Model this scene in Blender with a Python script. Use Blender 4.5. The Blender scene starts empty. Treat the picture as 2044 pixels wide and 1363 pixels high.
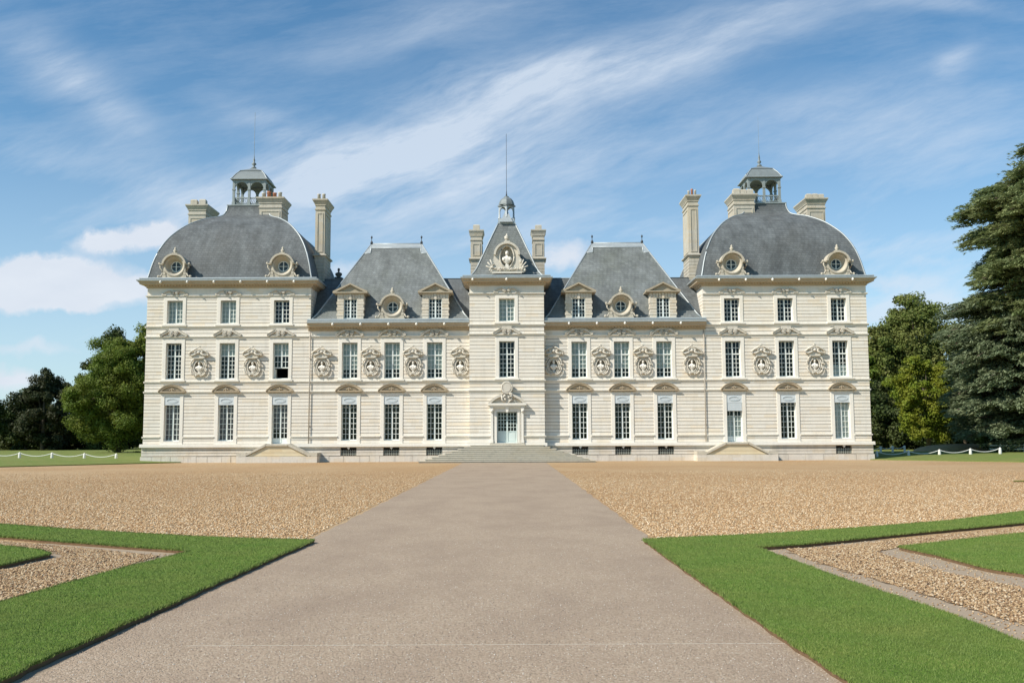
import bpy, math, random
import numpy as np
from math import sin, cos, pi, radians
from mathutils import Vector, Matrix, noise as mnoise
rnd = random.Random(7)
scene = bpy.context.scene
col = scene.collection

# ------------------------------------------------------------------ node / material helpers
def mat(name):
    m = bpy.data.materials.new(name); m.use_nodes = True
    nt = m.node_tree; nt.nodes.clear()
    out = nt.nodes.new('ShaderNodeOutputMaterial'); b = nt.nodes.new('ShaderNodeBsdfPrincipled')
    nt.links.new(b.outputs[0], out.inputs[0])
    return m, nt, b
class NT:
    """tiny node-graph writer"""
    def __init__(s, nt): s.nt = nt
    def n(s, t, **kw):
        x = s.nt.nodes.new(t)
        for k, v in kw.items():
            if k == 'ins':
                for i, val in v.items():
                    if hasattr(val, 'is_linked') or isinstance(val, bpy.types.NodeSocket): s.nt.links.new(val, x.inputs[i])
                    else: x.inputs[i].default_value = val
            else: setattr(x, k, v)
        return x
    def math(s, op, a, b=None, c=None, clamp=False):
        ins = {0: a}
        if b is not None: ins[1] = b
        if c is not None: ins[2] = c
        x = s.n('ShaderNodeMath', operation=op, ins=ins); x.use_clamp = clamp
        return x.outputs[0]
    def coord(s, kind='Object'): return s.n('ShaderNodeTexCoord').outputs[kind]
    def map(s, v, scale=(1, 1, 1), rot=(0, 0, 0), loc=(0, 0, 0)):
        return s.n('ShaderNodeMapping', ins={0: v, 1: loc, 2: rot, 3: scale}).outputs[0]
    def noise(s, v, scale, detail=4, rough=.55, out=0):
        return s.n('ShaderNodeTexNoise', ins={'Vector': v, 'Scale': scale, 'Detail': detail, 'Roughness': rough}).outputs[out]
    def ramp(s, f, stops):
        x = s.n('ShaderNodeValToRGB', ins={0: f}); cr = x.color_ramp
        while len(cr.elements) > 1: cr.elements.remove(cr.elements[-1])
        for i, (p, c) in enumerate(stops):
            e = cr.elements[0] if i == 0 else cr.elements.new(p)
            e.position = p; e.color = tuple(c) + (1,) if len(c) == 3 else c
        return x.outputs[0]
    def mix(s, f, a, b, mode='MIX'):
        x = s.n('ShaderNodeMix', data_type='RGBA', blend_type=mode)
        for i, v in ((0, f), (6, a), (7, b)):
            if isinstance(v, bpy.types.NodeSocket): s.nt.links.new(v, x.inputs[i])
            else: x.inputs[i].default_value = v if i == 0 else (tuple(v) + (1,))[:4]
        return x.outputs[2]
    def bump(s, h, strength, dist, normal=None):
        ins = {'Height': h, 'Strength': strength, 'Distance': dist}
        x = s.n('ShaderNodeBump', ins=ins)
        return x.outputs[0]
def world_pos(g): return g.n('ShaderNodeNewGeometry').outputs['Position']

def stone_mat(name, base, var=.10, stain=(.42, .30, .17), stain_amt=.35, grey_amt=.25, rough=.85, block=True, bump=.3):
    m, nt, b = mat(name); g = NT(nt); p = world_pos(g)
    sep = g.n('ShaderNodeSeparateXYZ', ins={0: p})
    n1 = g.noise(g.map(p, (.5, .5, .5)), 1.0, 5, .6)
    n2 = g.noise(p, 9.0, 4, .6)
    d = tuple(c * (1 - var) for c in base); l = tuple(min(1, c * (1 + var * .8)) for c in base)
    c = g.mix(n2, d, l)
    if block:
        row = g.math('FLOOR', g.math('MULTIPLY', sep.outputs[2], 1 / .2445))
        colx = g.math('FLOOR', g.math('ADD', g.math('MULTIPLY', g.math('ADD', sep.outputs[0], sep.outputs[1]), 1.15), g.math('MULTIPLY', row, .37)))
        wn = g.n('ShaderNodeTexWhiteNoise', noise_dimensions='2D', ins={0: g.n('ShaderNodeCombineXYZ', ins={0: colx, 1: row}).outputs[0]}).outputs[0]
        c = g.mix(g.math('MULTIPLY', g.math('POWER', wn, 4), .55), c, tuple((base[0] * .97, base[1] * .86, base[2] * .70)))
        wn2 = g.math('FRACT', g.math('MULTIPLY', wn, 7.31))
        c = g.mix(g.math('MULTIPLY', wn2, .22), c, tuple(x * .72 for x in base))
    s1 = g.math('MULTIPLY', g.ramp(n1, [(.52, (0, 0, 0)), (.74, (1, 1, 1))]), stain_amt)
    c = g.mix(s1, c, tuple((base[0] * .7 + stain[0] * .3, base[1] * .6 + stain[1] * .4, base[2] * .45 + stain[2] * .55)))
    st = g.noise(g.map(p, (2.2, 2.2, .35)), 1.3, 5, .65)
    c = g.mix(g.math('MULTIPLY', g.ramp(st, [(.5, (0, 0, 0)), (.75, (1, 1, 1))]), grey_amt), c, (base[0] * .52, base[1] * .53, base[2] * .53))
    nt.links.new(c, b.inputs['Base Color']); b.inputs['Roughness'].default_value = rough
    nt.links.new(g.bump(n2, bump, .02), b.inputs['Normal'])
    return m
M = {}
M['stone'] = stone_mat('pale_limestone', (.775, .725, .635), var=.07, stain_amt=.20, grey_amt=.24)
M['trim'] = stone_mat('dressed_limestone', (.775, .73, .645), stain_amt=.25, grey_amt=.22, block=False)
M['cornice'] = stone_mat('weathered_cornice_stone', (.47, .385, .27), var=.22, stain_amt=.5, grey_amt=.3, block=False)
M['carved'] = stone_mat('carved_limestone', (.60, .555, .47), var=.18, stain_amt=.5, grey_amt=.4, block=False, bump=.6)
M['chimney'] = stone_mat('weathered_chimney_stone', (.52, .48, .40), var=.25, stain_amt=.6, grey_amt=.7)
M['plinth'] = stone_mat('plinth_stone', (.66, .61, .53), var=.2, stain_amt=.6, grey_amt=.45)
M['steps'] = stone_mat('step_stone', (.52, .475, .385), var=.22, stain_amt=.5, grey_amt=.5, block=False)
M['joint'] = stone_mat('stone_joint', (.27, .205, .135), block=False)
M['ring'] = stone_mat('weathered_ring_stone', (.50, .45, .36), var=.22, stain_amt=.5, grey_amt=.5, block=False, bump=.6)
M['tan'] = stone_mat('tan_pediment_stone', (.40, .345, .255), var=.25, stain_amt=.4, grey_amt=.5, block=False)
M['ochre'] = stone_mat('ochre_limestone', (.66, .56, .38), stain_amt=.5, grey_amt=.15)
M['dormer'] = stone_mat('dormer_stone', (.66, .60, .50), var=.25, stain_amt=.8, grey_amt=.6)

def simple(name, base, rough=.6, metal=0, var=.12, scale=6, bump=.1, spec=.5):
    m, nt, b = mat(name); g = NT(nt); p = world_pos(g)
    n = g.noise(p, scale, 5, .6)
    c = g.mix(n, tuple(x * (1 - var) for x in base), tuple(min(1, x * (1 + var)) for x in base))
    nt.links.new(c, b.inputs['Base Color']); b.inputs['Roughness'].default_value = rough; b.inputs['Metallic'].default_value = metal
    b.inputs['Specular IOR Level'].default_value = spec
    if bump: nt.links.new(g.bump(n, bump, .02), b.inputs['Normal'])
    return m
M['lead'] = simple('lead_sheet', (.40, .43, .43), .45, .25, .22, 3)
M['lead_old'] = simple('weathered_lead', (.27, .30, .29), .6, .15, .3, 5)
M['lead_dark'] = simple('dark_lead', (.20, .225, .225), .65, .2, .3, 4)
M['paint'] = simple('white_window_paint', (.74, .78, .74), .45, 0, .05, 4, 0)
M['door_paint'] = simple('pale_green_door_paint', (.62, .70, .66), .4, 0, .05, 3, 0)
M['pelmet'] = simple('pale_grey_pelmet', (.55, .59, .60), .5, 0, .08, 5, 0)
M['blind'] = simple('grey_blind_cloth', (.60, .64, .61), .9, 0, .10, 8, 0)
M['curtain'] = simple('white_curtain_cloth', (.72, .74, .72), .9, 0, .12, 8, 0)
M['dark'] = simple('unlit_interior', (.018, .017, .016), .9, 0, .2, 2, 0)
M['iron'] = simple('dark_iron', (.06, .065, .07), .6, .3, .2, 5, 0)
M['terracotta'] = simple('terracotta', (.40, .17, .10), .8, 0, .2, 6)
M['whitewash'] = simple('white_painted_concrete', (.66, .64, .58), .75, 0, .15, 8)
M['rope'] = simple('white_rope', (.72, .71, .66), .8, 0, .12, 20)
M['shade_bust'] = simple('shaded_bust_stone', (.12, .12, .11), .9, 0, .3, 8)  # shade put into the colour: dark stone for the silhouetted rear bust
M['downpipe'] = simple('zinc_downpipe', (.45, .40, .33), .5, .2, .15, 3)

def glass():
    m = bpy.data.materials.new('window_glass'); m.use_nodes = True; nt = m.node_tree; nt.nodes.clear(); g = NT(nt)
    tr = g.n('ShaderNodeBsdfTransparent', ins={0: (.80, .85, .83, 1)})
    wob = g.bump(g.noise(world_pos(g), 3.0, 2, .5), .12, .05)
    gl = g.n('ShaderNodeBsdfGlossy', ins={'Roughness': .03, 'Normal': wob})
    fr = g.n('ShaderNodeFresnel', ins={0: 1.5})
    f = g.math('MULTIPLY', fr.outputs[0], .8)
    mx = g.n('ShaderNodeMixShader', ins={0: f, 1: tr.outputs[0], 2: gl.outputs[0]})
    nt.links.new(mx.outputs[0], g.n('ShaderNodeOutputMaterial').inputs[0])
    return m
M['glass'] = glass()

def slate(name, base, patch):
    m, nt, b = mat(name); g = NT(nt); p = world_pos(g); sep = g.n('ShaderNodeSeparateXYZ', ins={0: p})
    h = g.math('ADD', sep.outputs[0], sep.outputs[1])
    v = g.n('ShaderNodeCombineXYZ', ins={0: h, 1: sep.outputs[2]}).outputs[0]
    br = g.n('ShaderNodeTexBrick', ins={'Vector': v, 'Color1': (.75, .75, .75, 1), 'Color2': (1.2, 1.2, 1.2, 1), 'Mortar': (.45, .45, .45, 1), 'Scale': 1.0,
                                       'Mortar Size': .014, 'Brick Width': .26, 'Row Height': .17, 'Bias': 0})
    n1 = g.noise(g.map(p, (1.0, 1.0, .10)), 1.3, 7, .68)     # streaks running down the slope
    n2 = g.noise(p, .5, 5, .6); n3 = g.noise(p, 5, 5, .7)
    c = g.mix(g.ramp(n1, [(.35, (0, 0, 0)), (.7, (1, 1, 1))]), tuple(x * .76 for x in base), tuple(x * 1.36 for x in base))
    c = g.mix(g.math('MULTIPLY', g.ramp(n2, [(.45, (0, 0, 0)), (.68, (1, 1, 1))]), .35), c, patch)
    c = g.mix(g.math('MULTIPLY', g.ramp(n3, [(.5, (0, 0, 0)), (.75, (1, 1, 1))]), .30), c, (base[0] * 1.7, base[1] * 1.65, base[2] * 1.5))
    c = g.mix(.55, c, br.outputs[0], 'MULTIPLY')
    nt.links.new(c, b.inputs['Base Color']); b.inputs['Roughness'].default_value = .68; b.inputs['Specular IOR Level'].default_value = .3
    nt.links.new(g.bump(g.math('ADD', br.outputs[1], g.math('MULTIPLY', n3, -.8)), -.35, .015), b.inputs['Normal'])
    return m
M['slate'] = slate('roof_slate', (.118, .128, .130), (.092, .09, .082))
M['slate_moss'] = slate('lichened_slate', (.160, .172, .168), (.135, .145, .105))

# ------------------------------------------------------------------ mesh builder
class MB:
    def __init__(s): s.v = []; s.f = []; s.sm = []; s.mi = []
    def add(s, vs, fs, smooth=False, mi=0):
        o = len(s.v); s.v += [tuple(p) for p in vs]
        for f in fs: s.f.append([i + o for i in f]); s.sm.append(smooth); s.mi.append(mi)
    def box(s, x0, x1, y0, y1, z0, z1, mi=0):
        s.add([(x0, y0, z0), (x1, y0, z0), (x1, y1, z0), (x0, y1, z0), (x0, y0, z1), (x1, y0, z1), (x1, y1, z1), (x0, y1, z1)],
              [(0, 3, 2, 1), (4, 5, 6, 7), (0, 1, 5, 4), (1, 2, 6, 5), (2, 3, 7, 6), (3, 0, 4, 7)], mi=mi)
    def prism(s, pts, y0, y1, mi=0):
        """outline in x,z (counter-clockwise seen from the front) pushed from y0 (front) to y1"""
        n = len(pts)
        s.add([(x, y0, z) for x, z in pts] + [(x, y1, z) for x, z in pts],
              [tuple(range(n)), tuple(range(2 * n - 1, n - 1, -1))] + [((i + 1) % n, i, n + i, n + (i + 1) % n) for i in range(n)], mi=mi)
    def band(s, inner, outer, y0, y1, closed=True, mi=0):
        """ring between two outlines of the same count"""
        n = len(inner); V = []
        for y in (y0, y1):
            V += [(x, y, z) for x, z in inner] + [(x, y, z) for x, z in outer]
        F = []
        for i in range(n if closed else n - 1):
            j = (i + 1) % n
            F += [(i, n + i, n + j, j), (2 * n + i, 2 * n + j, 3 * n + j, 3 * n + i), (i, j, 2 * n + j, 2 * n + i), (n + i, 3 * n + i, 3 * n + j, n + j)]
        if not closed:
            F += [(0, 2 * n, 3 * n, n), (n - 1, 2 * n - 1, 4 * n - 1, 3 * n - 1)]
        s.add(V, F, mi=mi)
    def rings(s, loops, smooth=False, cap0=False, cap1=False, closed=True, mi=0):
        n = len(loops[0]); V = [p for l in loops for p in l]; F = []
        for k in range(len(loops) - 1):
            for i in range(n if closed else n - 1):
                j = (i + 1) % n
                F.append((k * n + i, k * n + j, (k + 1) * n + j, (k + 1) * n + i))
        if cap0: F.append(tuple(range(n - 1, -1, -1)))
        if cap1: F.append(tuple((len(loops) - 1) * n + i for i in range(n)))
        s.add(V, F, smooth, mi)
    def sweep_rect(s, x0, x1, y0, y1, prof, cap1=False, cap0=False, mi=0):
        s.rings([[(x0 - o, y0 - o, z), (x1 + o, y0 - o, z), (x1 + o, y1 + o, z), (x0 - o, y1 + o, z)] for o, z in prof], cap1=cap1, cap0=cap0, mi=mi)
    def lathe(s, cx, cy, prof, n=12, a0=0, smooth=True, mi=0):
        s.rings([[(cx + r * cos(a0 + 2 * pi * i / n), cy + r * sin(a0 + 2 * pi * i / n), z) for i in range(n)] for r, z in prof], smooth, True, True, mi=mi)
    def tube(s, pts, r, n=6, smooth=True, mi=0):
        pts = [Vector(p) for p in pts]; loops = []
        rr = r if isinstance(r, (list, tuple)) else [r] * len(pts)
        for k, p in enumerate(pts):
            d = (pts[min(k + 1, len(pts) - 1)] - pts[max(k - 1, 0)]).normalized()
            a = d.cross(Vector((0, 0, 1)) if abs(d.z) < .9 else Vector((1, 0, 0))).normalized(); b = d.cross(a)
            loops.append([tuple(p + (a * cos(2 * pi * i / n) + b * sin(2 * pi * i / n)) * rr[k]) for i in range(n)])
        s.rings(loops, smooth, True, True, mi=mi)
    def ball(s, c, r, n=8, m=6, lump=0, mi=0):
        rx, ry, rz = r if isinstance(r, tuple) else (r, r, r); loops = []
        for k in range(1, m):
            t = pi * k / m; lp = []
            for i in range(n):
                a = 2 * pi * i / n; q = 1 + (rnd.random() - .5) * lump
                lp.append((c[0] + rx * sin(t) * cos(a) * q, c[1] + ry * sin(t) * sin(a) * q, c[2] - rz * cos(t) * q))
            loops.append(lp)
        s.rings(loops, True, True, True, mi=mi)
    def arc_tube(s, cx, cz, rx, rz, a0, a1, y, r, n=16, k=6):
        s.tube([(cx + rx * cos(a0 + (a1 - a0) * i / n), y, cz + rz * sin(a0 + (a1 - a0) * i / n)) for i in range(n + 1)], r, k)
    def build(s, name, m, parent=None, loc=None):
        me = bpy.data.meshes.new(name); me.from_pydata(s.v, [], s.f)
        for mm in (m if isinstance(m, (list, tuple)) else [m]): me.materials.append(mm)
        me.polygons.foreach_set('use_smooth', s.sm); me.polygons.foreach_set('material_index', s.mi); me.update()
        o = bpy.data.objects.new(name, me); col.objects.link(o)
        if parent is not None: o.parent = parent
        if loc: o.location = loc
        return o
def ell(cx, cz, rx, rz, n=24, a0=0): return [(cx + rx * cos(a0 + 2 * pi * i / n), cz + rz * sin(a0 + 2 * pi * i / n)) for i in range(n)]
def tag(o, label, cat, group=None, kind=None):
    if label: o['label'] = label
    if cat: o['category'] = cat
    if group: o['group'] = group
    if kind: o['kind'] = kind
    return o
def struct(o, label=None, cat=None):
    o['kind'] = 'structure'
    if label: o['label'] = label
    if cat: o['category'] = cat
    return o
def empty(name, loc, label, cat, group=None):
    o = bpy.data.objects.new(name, None); col.objects.link(o); o.location = loc; o.empty_display_size = .2
    return tag(o, label, cat, group)
def copy_tree(o, parent, loc=None, skip=()):
    c = o.copy(); col.objects.link(c); c.parent = parent
    if loc: c.location = loc
    for ch in list(o.children):
        if ch.name.split('.')[0] not in skip: copy_tree(ch, c)
    return c

# ------------------------------------------------------------------ the chateau
ch = empty('chateau', (0, 0, 0), 'long symmetrical cream stone chateau with slate domes, corner pavilions and narrow central tower', 'chateau')
G0 = .030      # width of a rustication joint
FW = [5.07, 8.05, 11.02]; PW = [15.85, 19.60, 23.36]
ALLX = sorted([s * x for s in (-1, 1) for x in FW + PW])
MEDX = [s * x for s in (-1, 1) for x in (3.27, 6.57, 9.53, 12.95, 17.80, 21.54)]
def rusticated(mb, fmap, s0, s1, zones, openings=(), thick=.45, gdep=.05, proud=0.0):
    """a wall laid in separate courses with sunken joints; fmap turns (s, depth, z) into a box"""
    rows = []
    for z0, z1, n in zones:
        h = (z1 - z0) / n
        for i in range(n):
            rows.append((z0 + i * h, z0 + i * h + G0, gdep, 1)); rows.append((z0 + i * h + G0, z0 + (i + 1) * h, 0, 0))
    for za, zb, d, jm in rows:
        cuts = sorted({za, zb} | {z for o in openings for z in (o[2], o[3]) if za < z < zb})
        for a, b in zip(cuts[:-1], cuts[1:]):
            if b - a < 1e-4: continue
            segs = [(s0, s1)]
            for o in openings:
                if o[2] < b - 1e-5 and o[3] > a + 1e-5:
                    ns = []
                    for p, q in segs:
                        if o[1] <= p or o[0] >= q: ns.append((p, q)); continue
                        if o[0] > p: ns.append((p, o[0]))
                        if o[1] < q: ns.append((o[1], q))
                    segs = ns
            for p, q in segs:
                k0 = len(mb.f); fmap(mb, p, q, d - proud, thick, a, b)
                if jm: mb.mi[k0:] = [1] * (len(mb.f) - k0)
front = lambda y0: (lambda mb, p, q, d, t, a, b: mb.box(p, q, y0 + d, y0 + t, a, b))
def side(x0, sgn):   # wall facing -x (sgn -1) or +x (sgn 1); s runs along y
    def f(mb, p, q, d, t, a, b):
        xa, xb = sorted((x0 - sgn * d, x0 - sgn * t)); mb.box(xa, xb, p, q, a, b)
    return f
Zg = [(1.26, 1.74, 2), (1.74, 4.85, 13), (4.85, 5.57, 3), (5.57, 8.75, 13)]
Zt = [(8.75, 9.47, 3), (9.47, 11.62, 9), (11.62, 12.25, 1)]
Zw = [(8.75, 9.15, 1)]
def win_open(xs, z0, z1, hw=.55): return [(x - hw, x + hw, z0, z1) for x in xs]
med_open = lambda xs: [(x - .315, x + .315, 6.22, 7.01) for x in xs]

PAV = 19.565; PH = 5.765
for sg in (-1, 1):
    xs = [sg * x for x in PW]; x0, x1 = PAV * sg - PH, PAV * sg + PH
    door_x = sg * 15.85
    gr = [(x - .55, x + .55, 1.20 if x == door_x else 1.45, 4.57) for x in xs]
    op = gr + win_open(xs, 5.78, 8.31) + win_open(xs, 9.69, 11.32) + med_open([x for x in MEDX if x * sg > 14])
    mb = MB(); rusticated(mb, front(-.02), x0, x1, Zg + Zt, op, .47)
    ix = x1 if sg < 0 else x0; ox = x0 if sg < 0 else x1
    rusticated(mb, side(ox, sg), .45, 11.5, Zg + Zt)
    rusticated(mb, side(ix, -sg), .45, 11.5, Zt)
    mb.box(x0, x1, 11.1, 11.5, 0, 12.2)
    mb.build('pavilion_wall', [M['stone'], M['joint']], ch)
    xs = [sg * x for x in FW]; x0, x1 = (-13.79, -2.6) if sg < 0 else (2.6, 13.79)
    op = win_open(xs, 1.45, 4.57) + win_open(xs, 5.78, 8.31) + med_open([x for x in MEDX if 3 < x * sg < 13.5])
    mb = MB(); rusticated(mb, front(0), x0, x1, Zg + Zw, op); mb.build('wing_wall', [M['stone'], M['joint']], ch)
    mb = MB(); mb.box(x0, x1, 7.9, 8.3, 0, 9.9); mb.build('rear_wall', M['stone'], ch)
    # dark rooms behind the glass: floors, back wall
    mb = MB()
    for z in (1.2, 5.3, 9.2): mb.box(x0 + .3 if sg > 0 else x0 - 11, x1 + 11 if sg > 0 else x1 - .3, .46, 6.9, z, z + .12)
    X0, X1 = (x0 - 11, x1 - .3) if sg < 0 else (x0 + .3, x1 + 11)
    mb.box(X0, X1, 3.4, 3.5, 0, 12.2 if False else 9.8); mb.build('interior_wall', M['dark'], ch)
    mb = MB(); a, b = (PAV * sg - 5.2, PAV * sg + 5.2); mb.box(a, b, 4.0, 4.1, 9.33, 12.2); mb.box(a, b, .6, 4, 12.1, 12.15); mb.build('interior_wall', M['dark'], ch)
# central tower
TY = -.62
mb = MB()
rusticated(mb, front(TY), -2.6, 2.6, [(1.26, 1.74, 1), (1.74, 4.85, 13), (4.85, 5.57, 3), (5.57, 8.78, 13), (8.78, 9.47, 3), (9.47, 11.62, 9), (11.62, 12.25, 1)],
           [(-.71, .71, 1.20, 3.41), (-.55, .55, 5.78, 8.31), (-.55, .55, 9.66, 11.29)], .45)
for sg in (-1, 1):
    rusticated(mb, side(2.6 * sg, sg), TY + .45, .0, Zg, (), .4)
    rusticated(mb, side(2.6 * sg, sg), TY + .45, 4.7, Zt, (), .4)
mb.box(-2.6, 2.6, 4.4, 4.7, 9, 12.2)
mb.build('tower_wall', [M['stone'], M['joint']], ch)
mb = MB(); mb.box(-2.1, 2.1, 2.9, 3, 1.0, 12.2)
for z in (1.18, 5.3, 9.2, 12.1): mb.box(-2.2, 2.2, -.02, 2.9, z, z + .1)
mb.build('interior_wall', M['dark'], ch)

# plinth with basement openings
bas = [-11.02, -8.05, -5.07, 5.07, 8.05, 11.02, 23.36]
mb = MB()
rusticated(mb, front(-.07), -25.4, 25.4, [(.43, 1.05, 3)], [(x - .56, x + .56, .45, 1.0) for x in bas], .5, .04)
for sg in (-1, 1): rusticated(mb, side(25.4 * sg, sg), .43, 11.5, [(.0, 1.05, 4)])
x = -25.46
while x < 25.4:
    w = rnd.uniform(.6, 1.3); x2 = min(x + w, 25.46)
    mb.box(x + .012, x2 - .012, -.13 - rnd.random() * .03, .4, -.1, .425 - rnd.random() * .02); x = x2
mb.box(-25.4, 25.4, -.1, .38, -.1, .40)
mb.build('plinth', [M['plinth'], M['joint']], ch)
mb = MB()
for a, b, y in ((-25.50, -2.66, -.22), (2.66, 25.50, -.22), (-2.76, 2.76, TY - .14)):
    mb.prism([(a, 1.055), (b, 1.055), (b, 1.235), (a, 1.235)], y, .2)
    mb.box(a + .0, b - .0, y + .05, .2, 1.235, 1.275)
mb.build('plinth_ledge', M['trim'], ch)
# string courses: thin projecting ledges
def string(mb, x0, x1, y0, z, breaks=(), out=.105, h=.12):
    segs = [(x0, x1)]
    for c, w in breaks:
        ns = []
        for p, q in segs:
            if c + w <= p or c - w >= q: ns.append((p, q)); continue
            if c - w > p: ns.append((p, c - w))
            if c + w < q: ns.append((c + w, q))
        segs = ns
    for p, q in segs:
        mb.box(p, q, y0 - out * .55, y0 + .1, z - h, z - .045); mb.box(p, q, y0 - out, y0 + .1, z - .045, z)
wb = [(x, .78) for x in ALLX]
mb = MB()
for z, br in ((1.80, wb), (4.93, []), (5.63, []), (8.80, [])):
    string(mb, -25.40, -2.6, 0, z, br); string(mb, 2.6, 25.40, 0, z, br)
for sg in (-1, 1):
    a, b = (-25.42, -13.78) if sg < 0 else (13.78, 25.42)
    for z in (9.52, 11.70): string(mb, a, b, -.02, z, [(x, .0) for x in ALLX])
for z, br in ((1.78, [(0, 1.15)]), (4.93, [(0, .4)]), (5.63, []), (8.85, []), (9.50, []), (11.70, [])): string(mb, -2.69, 2.69, TY, z, br)
mb.build('string_course', M['trim'], ch)

# cornices, gutters, dentils, lion heads
def cornice(kind, x0, x1, y0, y1, z0, zc, zg, heads, full=True):
    """z0 frieze top, zc underside of gutter, zg gutter top"""
    h = zc - z0
    prof = [(.0, z0), (.07, z0 + .02), (.07, z0 + h * .20), (.15, z0 + h * .26), (.15, z0 + h * .46), (.30, z0 + h * .52), (.44, z0 + h * .58), (.45, z0 + h * .80), (.53, z0 + h * .94), (.53, zc)]
    mb = MB()
    if full: mb.sweep_rect(x0, x1, y0, y1, prof)
    else:
        mb.rings([[(x0, y0 - o, z), (x1, y0 - o, z), (x1, y0 + .3, z), (x0, y0 + .3, z)] for o, z in prof], cap0=True, cap1=True)
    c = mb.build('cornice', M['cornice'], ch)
    d = MB(); n = int((x1 - x0) / .21)
    zl_, zm_, zh_ = z0 + h * .30, z0 + h * .46, z0 + h * .51; pts = []
    for i in range(n):
        xx = x0 + (i + .5) * (x1 - x0) / n; pts += [(xx - .065, zm_), (xx - .065, zl_), (xx + .065, zl_), (xx + .065, zm_)]
    d.prism(pts + [(pts[-1][0] + .01, zh_), (pts[0][0] - .01, zh_)], y0 - .27, y0 - .145)
    d.build('dentil_row', M['cornice'], c)
    gmb = MB(); hg = zg - zc
    gp = [(.53, zc + .002), (.60, zc + .03), (.61, zc + hg * .40), (.48, zc + hg * .43), (.42, zc + hg * .60), (.47, zc + hg * .66), (.46, zc + hg * .92), (.30, zg), (-.15, zg + .02)]
    if full: gmb.sweep_rect(x0, x1, y0, y1, gp)
    else: gmb.rings([[(x0, y0 - o, z), (x1, y0 - o, z)] for o, z in gp], closed=False)
    gmb.build('gutter', M['lead'], c)
    for i, hx in enumerate(heads):
        hd = MB(); hd.ball((hx, y0 - .57, z0 + h * .84), (.085, .08, .11), 8, 6, .1); hd.ball((hx, y0 - .65, z0 + h * .80), (.045, .05, .045), 6, 5); hd.build('lion_head', M['trim'], c)
for sg in (-1, 1):
    cornice('p', PAV * sg - PH, PAV * sg + PH, -.02, 11.5, 12.2, 12.64, 12.92, [PAV * sg + (i - 2.5) * 1.87 for i in range(6)])
    a, b = (-13.95, -2.62) if sg < 0 else (2.62, 13.95)
    cornice('w', a, b, 0, 8, 9.12, 9.62, 9.96, [sg * (4.35 + 1.95 * i) for i in range(5)], False)
cornice('t', -2.6, 2.6, TY, 4.7, 12.2, 12.64, 12.92, [-2.35, 0, 2.35])
mb = MB()
for sg in (-1, 1):
    mb.tube([(13.80 * sg, -.10, 1.3), (13.80 * sg, -.10, 9.1)], .035, 6)
    for z in (2.5, 4.9, 7.2, 8.8): mb.box(13.80 * sg - .05, 13.80 * sg + .05, -.14, -.0, z, z + .03)
mb.build('downpipe', M['downpipe'], ch)

# ------------------------------------------------------------------ windows
def sash(mb, w, z0, z1, rows, cols=2, transom=None, panel=0, y=.29, st=.055, mun=.030, skip=None):
    """w = half width; two leaves; rows of panes; transom at z"""
    mb.box(-w, -w + st, y, y + .07, z0, z1); mb.box(w - st, w, y, y + .07, z0, z1)
    mb.box(-w + st, w - st, y, y + .07, z0, z0 + .07); mb.box(-w + st, w - st, y, y + .07, z1 - .05, z1)
    mb.box(-.05, .05, y - .015, y + .07, z0 + .07, z1 - .05)
    secs = [(z0 + .07, z1 - .05, rows)]
    if transom:
        mb.box(-w + st, w - st, y - .03, y + .075, transom - .04, transom + .04)
        secs = [(z0 + .07, transom - .04, rows), (transom + .04, z1 - .05, 2)]
    for a, b, n in secs:
        if panel and a < z0 + .1:
            for sx in (-1, 1):
                p, q = sorted((sx * .05, sx * (w - st))); mb.box(p, q, y + .02, y + .06, a, z0 + panel)
                mb.box(p + .07, q - .07, y + .005, y + .03, a + .06, z0 + panel - .08)
            mb.box(-w + st, w - st, y, y + .07, z0 + panel - .03, z0 + panel + .03)
            a = z0 + panel + .03
        for i in range(1, n):
            z = a + (b - a) * i / n
            for sx in (-1, 1):
                p, q = sorted((sx * .05, sx * (w - st))); mb.box(p, q, y + .012, y + .05, z - mun / 2, z + mun / 2)
        for sx in (-1, 1):
            for c in range(1, cols):
                xx = sx * (.05 + (w - st - .05) * c / cols)
                mb.box(xx - mun / 2, xx + mun / 2, y + .015, y + .053, a, b)
def volute(mb, cx, cz, r, y, sgn=1):
    pts = []
    for i in range(26):
        t = i / 25; a = sgn * (pi * .2 + 3.6 * pi * t); rr = r * (1 - .8 * t); pts.append((cx + rr * cos(a), y, cz + rr * sin(a)))
    mb.tube(pts, r * .17, 6); mb.ball((cx, y, cz), r * .25, 6, 5)
    mb.lathe(0, 0, [(0, 0)] * 0 or [(r * .9, 0), (r * .9, .01)], 3) if False else None
def ped_arc(mb, hw=.94, rise=.50, d=.20, y=0):
    R = (hw * hw + rise * rise) / (2 * rise); zc = rise - R; a = math.asin(hw / R); n = 18
    inn = [((R - .10) * sin(-a + 2 * a * i / n) * .94, zc + (R - .10) * cos(-a + 2 * a * i / n)) for i in range(n + 1)]
    out = [(R * sin(-a + 2 * a * i / n), zc + R * cos(-a + 2 * a * i / n)) for i in range(n + 1)]
    inn = [(x, max(z, .03)) for x, z in inn]
    mb.band(out, inn, y - d, y + .05, closed=False)
    o2 = [(x * 1.03, z + .035) for x, z in out]; mb.band([(x, z + .004) for x, z in o2], [(x * 1.0, z + .002) for x, z in out], y - d - .04, y + .05, closed=False)
    mb.prism([(hw * .96, .09), (-hw * .96, .09)][::-1] + [(x, z) for x, z in inn[::-1]][1:-1], y - .06, y + .05)
    mb.box(-hw, hw, y - d, y + .05, -.03, .05); mb.box(-hw * .96, hw * .96, y - d * .7, y + .05, -.09, -.03)
    for q in ((0, .24, .09), (-.10, .17, .06), (.10, .17, .06), (-.02, .12, .07), (.17, .13, .04), (-.17, .13, .04)):
        mb.ball((q[0], y - .08, q[1]), (q[2], .06, q[2]), 7, 5, .3)
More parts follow.
